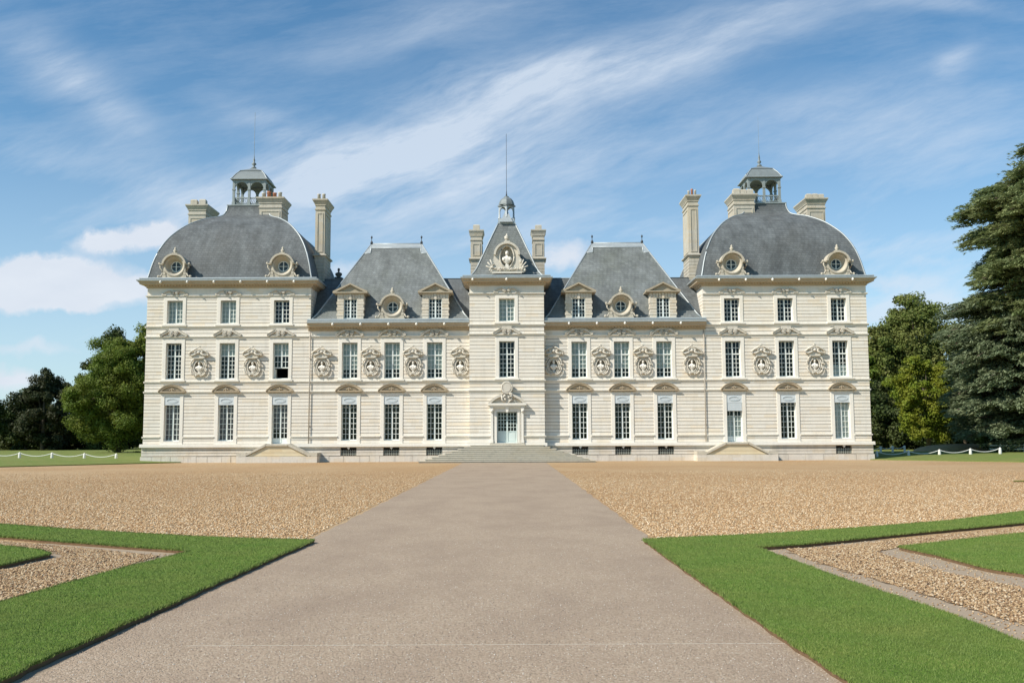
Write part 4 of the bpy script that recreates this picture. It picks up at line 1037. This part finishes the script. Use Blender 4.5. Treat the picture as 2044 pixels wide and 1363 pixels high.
chain_fence('rope_fence', 'taller square white posts with rope standing behind the low rope fence', [(30.15, 14, .16), (31.15, 14, .19), (32.15, 14, .22), (33.15, 14, .25)], .60, .07, .17, True, None)
e = empty('rail_fence', (39.2, 10, .33), 'white two-rail fence in front of the dark shrub at the far right', 'fence'); m = None
for i, x in enumerate((0, 1.9, 2.9, 4.8)):
    if m is None: m = MB(); m.sweep_rect(0, 0, 0, 0, [(.07, -.1), (.07, .60), (.03, .66)], True); pr = m.build('post', M['whitewash'], e, (x, 0, 0))
    else: copy_tree(pr, e, (x, 0, 0))
for z in (.22, .50):
    m2 = MB(); m2.box(-.9, 5.5, -.085, -.06, z, z + .06); m2.build('rail', M['whitewash'], e)

# ------------------------------------------------------------------ trees
def leaf_mat(name, c1, c2, c3, sc=.35):
    m, nt, b = mat(name); g = NT(nt); p = world_pos(g); ri = g.n('ShaderNodeNewGeometry').outputs['Random Per Island']
    n = g.noise(p, sc, 4, .6); c = g.mix(ri, c1, c2); c = g.mix(g.math('MULTIPLY', g.ramp(n, [(.4, (0, 0, 0)), (.65, (1, 1, 1))]), .7), c, c3)
    nt.links.new(c, b.inputs['Base Color']); b.inputs['Roughness'].default_value = .6; b.inputs['Specular IOR Level'].default_value = .25
    out = [x for x in nt.nodes if x.type == 'OUTPUT_MATERIAL'][0]
    tl = g.n('ShaderNodeBsdfTranslucent', ins={0: c}); ms = g.n('ShaderNodeMixShader', ins={0: .32, 1: b.outputs[0], 2: tl.outputs[0]}); nt.links.new(ms.outputs[0], out.inputs[0])
    return m
M['bark'] = simple('tree_bark', (.13, .105, .08), .95, 0, .35, 6, .8, .1)
def quads(C, N, size, asp=.6, dirs=None):
    """leaf quads at C with normals N"""
    n = len(C); N = N / (np.linalg.norm(N, axis=1, keepdims=True) + 1e-9)
    T = dirs if dirs is not None else RS.normal(0, 1, (n, 3)); T = T - N * (T * N).sum(1, keepdims=True); T /= (np.linalg.norm(T, axis=1, keepdims=True) + 1e-9); B = np.cross(N, T)
    s = (size * RS.uniform(.6, 1.3, n))[:, None]
    V = np.stack([C - T * s, C - B * s * asp, C + T * s, C + B * s * asp], 1).reshape(-1, 3); return V
def clumps(centers, radii, per, size, flat=.75, top_bias=.35):
    k = len(centers); n = k * per; d = RS.normal(0, 1, (n, 3)); d /= np.linalg.norm(d, axis=1, keepdims=True)
    r = np.repeat(radii, per)[:, None] * np.where(RS.rand(n, 1) < .72, RS.rand(n, 1) ** .4, np.clip(np.abs(RS.normal(.5, .45, (n, 1))), 0, 1.2)); ctr = np.repeat(centers, per, 0); C = ctr + d * r * np.array([1, 1, flat])
    N = d + RS.normal(0, .6, (n, 3)) + np.array([0, 0, top_bias]); return quads(C, N, size)
def tree(name, label, x, y, H, W, zb, m, n_clump=110, per=150, size=.16, cr=.9, shape=1.0, group=None, z0=.3, lean=(0, 0), trunks=1, seed=1, cat='tree', dy=None):
    """crown: clumps on a lumpy ellipsoid envelope between zb and H"""
    rs = np.random.RandomState(seed); e = empty(name, (x, y, z0), label, cat, group); cz = (H + zb) / 2; rz = (H - zb) / 2
    d = rs.normal(0, 1, (n_clump, 3)); d /= np.linalg.norm(d, axis=1, keepdims=True)
    rr = rs.uniform(.45, 1.0, n_clump) ** .6; wob = np.array([1 + .22 * mnoise.noise(Vector((v[0] * 1.6 + seed, v[1] * 1.6, v[2] * 1.6))) * 1.6 for v in d])
    taper = np.where(d[:, 2] > 0, 1 - .35 * shape * d[:, 2] ** 2, 1.0)
    C = np.stack([d[:, 0] * rr * wob * W * taper, d[:, 1] * rr * wob * (dy or W) * taper, d[:, 2] * rr * wob * rz], 1); C[:, 2] += cz - z0
    C[:, 0] += lean[0] * C[:, 2] / H; C[:, 1] += lean[1] * C[:, 2] / H
    rad = cr * rs.uniform(.55, 1.2, n_clump)
    V = clumps(C, rad, int(per * 1.7), size * .78); o = np_mesh('crown', V, np.arange(len(V)).reshape(-1, 4), m); o.parent = e
    mb = MB(); tr = max(.12, H * .022)
    for t in range(trunks):
        a = t * 2.1; mb.tube([(t * .3, t * .2, -.4), (t * .35 + lean[0] * .2, t * .2, H * .25), (lean[0] * .6 + t * .5 * cos(a), lean[1] * .6 + .5 * sin(a) * t, H * .55), (lean[0], lean[1], H * .85)], [tr * 1.25, tr, tr * .6, tr * .2], 8)
    for i in range(14):
        p = C[rs.randint(n_clump)]; h = H * rs.uniform(.2, .5); q = Vector((lean[0] * h / H, lean[1] * h / H, h)); mid = (q + Vector(p)) / 2 + Vector((0, 0, .3)); mb.tube([q, mid, tuple(p)], [tr * .35, tr * .22, tr * .08], 5)
    mb.build('trunk', M['bark'], e); return e
LM = {}
LM['green'] = leaf_mat('dense_green_leaves', (.090, .145, .018), (.15, .21, .030), (.18, .19, .03))
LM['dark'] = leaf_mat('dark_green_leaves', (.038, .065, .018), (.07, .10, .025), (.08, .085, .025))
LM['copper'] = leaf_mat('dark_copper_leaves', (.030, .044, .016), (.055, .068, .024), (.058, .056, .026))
LM['yellow'] = leaf_mat('yellowing_leaves', (.13, .19, .018), (.21, .27, .028), (.24, .23, .024), .5)
LM['olive'] = leaf_mat('olive_leaves', (.105, .145, .032), (.165, .20, .044), (.19, .18, .055))
LM['cedar'] = leaf_mat('cedar_needles', (.16, .205, .085), (.25, .30, .13), (.27, .28, .12), .5)
LM['blue'] = leaf_mat('blue_cedar_needles', (.155, .205, .11), (.25, .30, .175), (.27, .30, .17), .5)
LM['glossy'] = leaf_mat('glossy_shrub_leaves', (.03, .07, .018), (.06, .12, .03), (.05, .09, .02))
TG = 'trees beyond the chateau'
tree('broadleaf_tree', 'large dense rounded green tree right beside the left end of the chateau', -39.1, 30, 12.3, 4.6, .6, LM['green'], 260, 330, .115, .95, 1.0, TG, .2, seed=2)
tree('broadleaf_tree', 'green tree top rising between the big rounded tree and the chateau', -36.9, 32, 13.0, 4.3, 2, LM['green'], 190, 180, .17, .9, 1.2, TG, .2, seed=12)
tree('broadleaf_tree', 'darker tree top poking up behind the left shoulder of the big rounded tree', -42.5, 38, 13.0, 3.4, 3, LM['dark'], 90, 150, .18, .9, 1.2, TG, .2, seed=13)
tree('copper_beech', 'dark brownish pointed tree left of the big rounded tree', -58.5, 55, 10.2, 3.6, .3, LM['copper'], 130, 150, .2, .95, 1.4, TG, .2, seed=4)
tree('broadleaf_tree', 'grey green tree between the dark pointed tree and the big rounded tree', -54.9, 60, 9.8, 3.0, .3, LM['olive'], 90, 140, .2, .9, .8, TG, .2, seed=5)
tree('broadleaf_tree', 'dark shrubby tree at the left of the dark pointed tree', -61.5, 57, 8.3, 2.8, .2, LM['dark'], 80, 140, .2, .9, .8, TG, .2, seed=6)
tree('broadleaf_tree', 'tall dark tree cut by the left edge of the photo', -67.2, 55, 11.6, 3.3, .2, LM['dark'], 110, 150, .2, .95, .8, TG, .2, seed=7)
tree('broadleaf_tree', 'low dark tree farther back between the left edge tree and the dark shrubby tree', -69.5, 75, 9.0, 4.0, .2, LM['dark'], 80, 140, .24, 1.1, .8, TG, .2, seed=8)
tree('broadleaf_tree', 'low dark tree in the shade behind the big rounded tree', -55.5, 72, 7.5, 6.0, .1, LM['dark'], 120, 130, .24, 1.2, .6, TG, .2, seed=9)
# far woods closing the horizon beyond the park lawns
rs_ = np.random.RandomState(77); Cw = []
for sgn in (-1, 1):
    for _ in range(420): Cw.append((sgn * rs_.uniform(75, 330), rs_.uniform(150, 175), rs_.uniform(.5, 8.5) * (1 + .25 * mnoise.noise(Vector((_ * .3, sgn, 0))))))
Vw = clumps(np.array(Cw), rs_.uniform(1.5, 3.2, len(Cw)), 90, .45); tag(np_mesh('woodland', Vw, np.arange(len(Vw)).reshape(-1, 4), LM['dark']), 'far dark woodland closing the horizon beyond the park lawns', 'woodland', kind='stuff')
# right
tree('broadleaf_tree', 'yellow green tree in front of the taller trees right of the chateau', 38.6, 22, 8.8, 3.0, 1.4, LM['yellow'], 130, 170, .14, .75, .7, TG, .3, lean=(-.4, 0), seed=21)
tree('broadleaf_tree', 'small green tree with a leaning bare trunk between the yellow green tree and the cedars', 41.6, 21, 6.2, 2.0, 2.0, LM['olive'], 70, 140, .14, .7, .5, TG, .3, lean=(-1.2, 0), seed=22)
tree('broadleaf_tree', 'tall olive green tree rising highest behind the yellow green tree', 47.6, 45, 17.2, 5.2, 1.5, LM['olive'], 340, 180, .2, 1.25, .9, TG, .3, seed=23)
tree('broadleaf_tree', 'medium olive green tree between the chateau and the tall olive green tree', 43.4, 44, 14.6, 3.8, 1, LM['olive'], 210, 160, .19, .95, 1, TG, .3, seed=24)
tree('broadleaf_tree', 'dark green tree against the right end wall of the chateau', 39.6, 43, 12.0, 3.2, .5, LM['green'], 130, 150, .19, .95, .9, TG, .3, seed=25)
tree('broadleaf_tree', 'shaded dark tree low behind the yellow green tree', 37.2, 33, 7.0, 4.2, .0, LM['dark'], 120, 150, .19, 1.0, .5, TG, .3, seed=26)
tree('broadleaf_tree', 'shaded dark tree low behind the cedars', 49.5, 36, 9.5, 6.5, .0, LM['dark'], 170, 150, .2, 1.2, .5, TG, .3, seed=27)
tree('shrub', 'dark glossy evergreen shrub behind the white rail fence at the far right', 42.0, 13.5, 2.5, 2.5, .0, LM['glossy'], 60, 150, .09, .5, .3, None, .3, seed=28, cat='shrub', dy=1.2)
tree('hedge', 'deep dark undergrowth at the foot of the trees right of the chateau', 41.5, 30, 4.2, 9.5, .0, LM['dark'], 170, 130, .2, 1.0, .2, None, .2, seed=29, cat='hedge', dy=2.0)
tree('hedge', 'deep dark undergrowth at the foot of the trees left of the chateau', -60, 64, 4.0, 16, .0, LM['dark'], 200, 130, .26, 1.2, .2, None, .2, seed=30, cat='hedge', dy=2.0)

def cedar(label, x, y, H, levels, m, z0=.3, seed=1, tuft=.175, lean=0, phi0=(0, 2 * pi)):
    """tiered cedar: levels = (z, reach, branches)"""
    rs = np.random.RandomState(seed); e = empty('cedar_tree', (x, y, z0), label, 'tree', TG); Cs, Ns, Ds = [], [], []; mb = MB()
    mb.tube([(0, 0, -.4), (.1, 0, H * .3), (lean * .6, 0, H * .65), (lean, 0, H * .97)], [H * .032, H * .026, H * .015, .05], 9)
    for z, reach, nb in levels:
        for k in range(nb):
            a = phi0[0] + (phi0[1] - phi0[0]) * (k + rs.rand() * .8) / nb; L_ = reach * rs.uniform(.72, 1.08); zz = z + rs.uniform(-.75, .75); up = rs.uniform(.05, .28) * L_; drop = rs.uniform(.05, .2) * L_
            dx, dyv = cos(a), sin(a); bx = lean * zz / H; pts = []
            for i in range(7):
                t = i / 6; pts.append((bx + dx * L_ * t, dyv * L_ * t, zz - z0 + up * sin(t * pi * .6) - drop * t * t * 1.4))
            mb.tube(pts, [.13 * (1 - .85 * i / 6) * (L_ / 5 + .4) for i in range(7)], 5)
            npad = max(8, int(L_ * 6.5))
            for j in range(npad):
                t = rs.uniform(.22, 1.0) ** .8; q = t * 6; i = min(5, int(q)); f_ = q - i; p = np.array(pts[i]) * (1 - f_) + np.array(pts[i + 1]) * f_
                off = rs.normal(0, 1) * (.25 + .20 * L_ * (1 - t * .75)); p = p + np.array([-dyv, dx, 0]) * off + np.array([0, 0, rs.normal(.05, .26) - .16 * abs(off)])
                nl = 64; rad = rs.uniform(.35, .8); th = rs.uniform(0, 2 * pi, nl); r = rad * np.sqrt(rs.rand(nl)); al = r * np.cos(th) * 1.5; ac = r * np.sin(th) * .62; c = p + np.stack([al * dx - ac * dyv, al * dyv + ac * dx, rs.normal(0, .07, nl) - .30 * np.clip(al, 0, 2) ** 1.5 - .5 * ac ** 2], 1)
                Cs.append(c); Ns.append(np.stack([rs.normal(0, .5, nl), rs.normal(0, .5, nl), np.ones(nl)], 1)); Ds.append(np.stack([dx * 1.2 + rs.normal(0, .4, nl), dyv * 1.2 + rs.normal(0, .4, nl), -.25 + rs.normal(0, .25, nl)], 1))
    C = np.concatenate(Cs); N = np.concatenate(Ns); Dd = np.concatenate(Ds); V = quads(C, N, tuft, .32, Dd)
    o = np_mesh('crown', V, np.arange(len(V)).reshape(-1, 4), m); o.parent = e; mb.build('trunk', M['bark'], e); return e
cedar('very tall tiered cedar at the right edge, reaching far above the roofs', 43.6, 9, 25.5, [(23.9, 1.8, 7), (23.2, 3.2, 9), (22.2, 3.3, 10), (21.2, 4.6, 12), (20.2, 5.6, 14), (19.3, 6.7, 15), (18.4, 6.6, 14), (17.3, 5.4, 13), (16.3, 5.9, 14), (15.4, 6.6, 15), (14.5, 6.0, 14), (13.6, 4.2, 10), (12.4, 6.0, 13), (11.2, 5.6, 12), (9.4, 5.4, 11), (7.6, 5.0, 9)], LM['cedar'], seed=31)
cedar('broad blue grey cedar sweeping low in front of the very tall cedar', 42.6, 12, 12.5, [(12.4, 4.2, 10), (11.6, 5.6, 13), (10.6, 6.2, 14), (9.6, 6.2, 14), (8.5, 6.4, 14), (7.4, 6.2, 14), (6.2, 6.4, 14), (5.0, 6.6, 14), (3.8, 6.2, 14), (2.6, 5.2, 12), (1.8, 4.2, 9)], LM['blue'], seed=32)

# ------------------------------------------------------------------ world: sky and clouds placed by direction
EL, AZ = radians(42), radians(60)          # sun height, and its angle left of the facade normal
sd = Vector((-sin(AZ) * cos(EL), -cos(AZ) * cos(EL), sin(EL)))
W = bpy.data.worlds.new('World'); scene.world = W; W.use_nodes = True; nt = W.node_tree; nt.nodes.clear(); g = NT(nt)
sky = g.n('ShaderNodeTexSky', sky_type='NISHITA'); sky.sun_disc = False; sky.sun_elevation = EL; sky.sun_rotation = math.atan2(sd.x, sd.y)
sky.altitude = 100; sky.air_density = 1.0; sky.dust_density = .25; sky.ozone_density = 1.0
dirv = g.coord('Generated'); sp = g.n('ShaderNodeSeparateXYZ', ins={0: dirv}); yy = g.math('MAXIMUM', sp.outputs[1], .08)
u = g.math('DIVIDE', sp.outputs[0], yy); v = g.math('DIVIDE', sp.outputs[2], yy)
uv = g.n('ShaderNodeCombineXYZ', ins={0: u, 1: v}).outputs[0]
warp = g.noise(uv, 2.6, 4, .6, out=1)
wv = g.n('ShaderNodeVectorMath', operation='SUBTRACT', ins={0: warp, 1: (.5, .5, .5)}).outputs[0]
wv = g.n('ShaderNodeVectorMath', operation='SCALE', ins={0: wv, 3: .16}).outputs[0]
uvw = g.n('ShaderNodeVectorMath', operation='ADD', ins={0: uv, 1: wv}).outputs[0]
uvs = g.n('ShaderNodeVectorMath', operation='ADD', ins={0: uv, 1: g.n('ShaderNodeVectorMath', operation='SCALE', ins={0: wv, 3: .38}).outputs[0]}).outputs[0]
warp2 = g.noise(uv, 14, 5, .65, out=1)
wv2 = g.n('ShaderNodeVectorMath', operation='SCALE', ins={0: g.n('ShaderNodeVectorMath', operation='SUBTRACT', ins={0: warp2, 1: (.5, .5, .5)}).outputs[0], 3: .045}).outputs[0]
uvc = g.n('ShaderNodeVectorMath', operation='ADD', ins={0: uv, 1: wv2}).outputs[0]
TH = math.atan(192.5 / 1960)
def px2uv(px, py):
    a, b = (px - 1022) / 1960, (681.5 - py) / 1960; d = cos(TH) - b * sin(TH); return a / d, (sin(TH) + b * cos(TH)) / d
def blob(vec, px, py, ang, la, lb, s, power=1.0):
    cu, cv = px2uv(px, py); m = g.n('ShaderNodeMapping', vector_type='TEXTURE', ins={0: vec, 1: (cu, cv, 0), 2: (0, 0, radians(ang)), 3: (la / 1960, lb / 1960, 1)}).outputs[0]
    sx = g.n('ShaderNodeSeparateXYZ', ins={0: m}); q = g.math('ADD', g.math('MULTIPLY', sx.outputs[0], sx.outputs[0]), g.math('MULTIPLY', sx.outputs[1], sx.outputs[1]))
    return g.math('MULTIPLY', g.math('EXPONENT', g.math('MULTIPLY', q, -1)), s)
def total(lst):
    t = lst[0]
    for x in lst[1:]: t = g.math('ADD', t, x)
    return t
cir = total([blob(uvs, *b) for b in (
    (950, 235, 22, 420, 62, .95), (1400, 110, 24, 420, 60, .75), (700, 330, 12, 300, 75, .9), (560, 270, -22, 130, 40, .7), (1000, 165, 8, 260, 45, .75), (850, 60, 15, 260, 50, .5), (1100, 330, 14, 420, 70, .6),
    (200, 190, -38, 150, 45, .6), (90, 130, -30, 120, 60, .45), (330, 370, -15, 160, 45, .5), (60, 300, 0, 200, 50, .55), (1750, 240, 8, 300, 80, .5), (1880, 330, 6, 300, 90, .45), (1900, 25, -5, 160, 22, .55),
    (1905, 140, 35, 45, 25, .6), (1250, 470, 5, 500, 70, .45), (1800, 560, 0, 420, 110, .6), (420, 430, 10, 260, 90, .45), (180, 690, 3, 300, 26, .7), (60, 650, -4, 200, 22, .6), (260, 640, 5, 160, 18, .5), (1840, 610, 3, 220, 22, .6), (1780, 480, 4, 200, 26, .5), (900, 420, 6, 400, 110, .5), (1900, 640, 0, 300, 60, .5), (120, 430, 10, 160, 40, .3))])
ang = g.map(uvs, (1, 1, 1), (0, 0, radians(-22)))
st = g.noise(g.map(ang, (3.2, 15, 1)), 1.0, 9, .68); st2 = g.noise(g.map(g.map(uvs, (1, 1, 1), (0, 0, radians(-8))), (3, 14, 1)), 1.6, 8, .68)
fac = g.math('MULTIPLY', cir, g.math('ADD', g.math('MULTIPLY', g.ramp(st, [(.33, (0, 0, 0)), (.72, (1, 1, 1))]), 1.0), .16))
fac = g.math('ADD', fac, g.math('MULTIPLY', g.ramp(st2, [(.42, (0, 0, 0)), (.78, (1, 1, 1))]), .26), clamp=True)
hz = g.ramp(v, [(0.0, (.72, .72, .72)), (.10, (.60, .60, .60)), (.20, (.34, .34, .34)), (.34, (.06, .06, .06)), (.45, (0, 0, 0))])
fac = g.math('MAXIMUM', fac, hz)
front_mask = g.ramp(sp.outputs[1], [(.08, (0, 0, 0)), (.25, (1, 1, 1))])
# cumulus: puffs with brighter tops
cum = total([blob(uvc, *b) for b in ((262, 468, 6, 95, 24, 1.2), (315, 452, 0, 42, 24, 1.1), (205, 480, 0, 48, 18, .9), (60, 535, 4, 130, 26, 1.1), (150, 560, 0, 190, 34, 1.0), (1140, 495, 0, 60, 28, .85), (160, 615, 0, 70, 13, .8), (50, 590, 2, 150, 20, .75), (300, 560, 0, 60, 16, .6), (60, 700, 0, 120, 16, .6), (20, 755, 0, 60, 24, .9), (40, 610, 0, 120, 22, .6), (230, 590, 2, 110, 20, .6), (1800, 560, 0, 140, 22, .45), (1880, 520, 0, 110, 16, .4), (430, 520, 0, 60, 18, .5), (700, 530, 0, 80, 22, .5), (1110, 520, 0, 70, 22, .6), (640, 350, 30, 30, 6, 0.0))])
cn = g.noise(g.map(uvc, (9, 20, 1)), 1.0, 8, .68)
cm = g.ramp(g.math('MULTIPLY', cum, g.math('ADD', g.math('MULTIPLY', cn, 1.8), .0)), [(.22, (0, 0, 0)), (.80, (1, 1, 1))])
shade = g.noise(g.map(uvc, (7, 18, 1), (0, 0, 0), (0, .35, 0)), 1.0, 4, .5)
SKYM = (.62, .98, 1.12)
skc = g.mix(1.0, sky.outputs[0], SKYM, 'MULTIPLY')
c = g.mix(g.math('MULTIPLY', g.math('MULTIPLY', fac, .78), front_mask), skc, (6.0, 6.7, 7.6))
c = g.mix(g.math('MULTIPLY', g.math('MULTIPLY', cm, .92), front_mask), c, g.mix(shade, (5.0, 5.6, 6.6), (7.6, 7.9, 8.3)))
bg = g.n('ShaderNodeBackground', ins={0: c, 1: .10}); nt.links.new(bg.outputs[0], g.n('ShaderNodeOutputWorld').inputs[0])

ld = bpy.data.lights.new('sun', 'SUN'); ld.energy = 5.0; ld.angle = radians(.53); ld.color = (1, .94, .84)
lo = bpy.data.objects.new('sun', ld); col.objects.link(lo); lo.rotation_euler = (-sd).to_track_quat('-Z', 'Y').to_euler()

# ------------------------------------------------------------------ camera
cd = bpy.data.cameras.new('camera'); cam = bpy.data.objects.new('camera', cd); col.objects.link(cam); scene.camera = cam
cd.sensor_width = 36; cd.lens = 36 * 1960 / 2044; cd.clip_end = 5000; cd.clip_start = .1
ph = .0042; F_ = Vector((0, cos(TH), sin(TH))); U_ = Vector((0, -sin(TH), cos(TH))); X_ = Vector((1, 0, 0))
Rc = X_ * cos(ph) - U_ * sin(ph); Uc = X_ * sin(ph) + U_ * cos(ph)
mw = Matrix((Rc, Uc, -F_)).transposed().to_4x4(); mw.translation = Vector((.36, -68.6, 1.61)); cam.matrix_world = mw

vs = scene.view_settings; vs.view_transform = 'Standard'; vs.look = 'None'; vs.gamma = 1; vs.exposure = .28
scene.render.engine = 'CYCLES'
try:
    scene.cycles.max_bounces = 6; scene.cycles.transparent_max_bounces = 12; scene.cycles.use_denoising = True
except Exception: pass
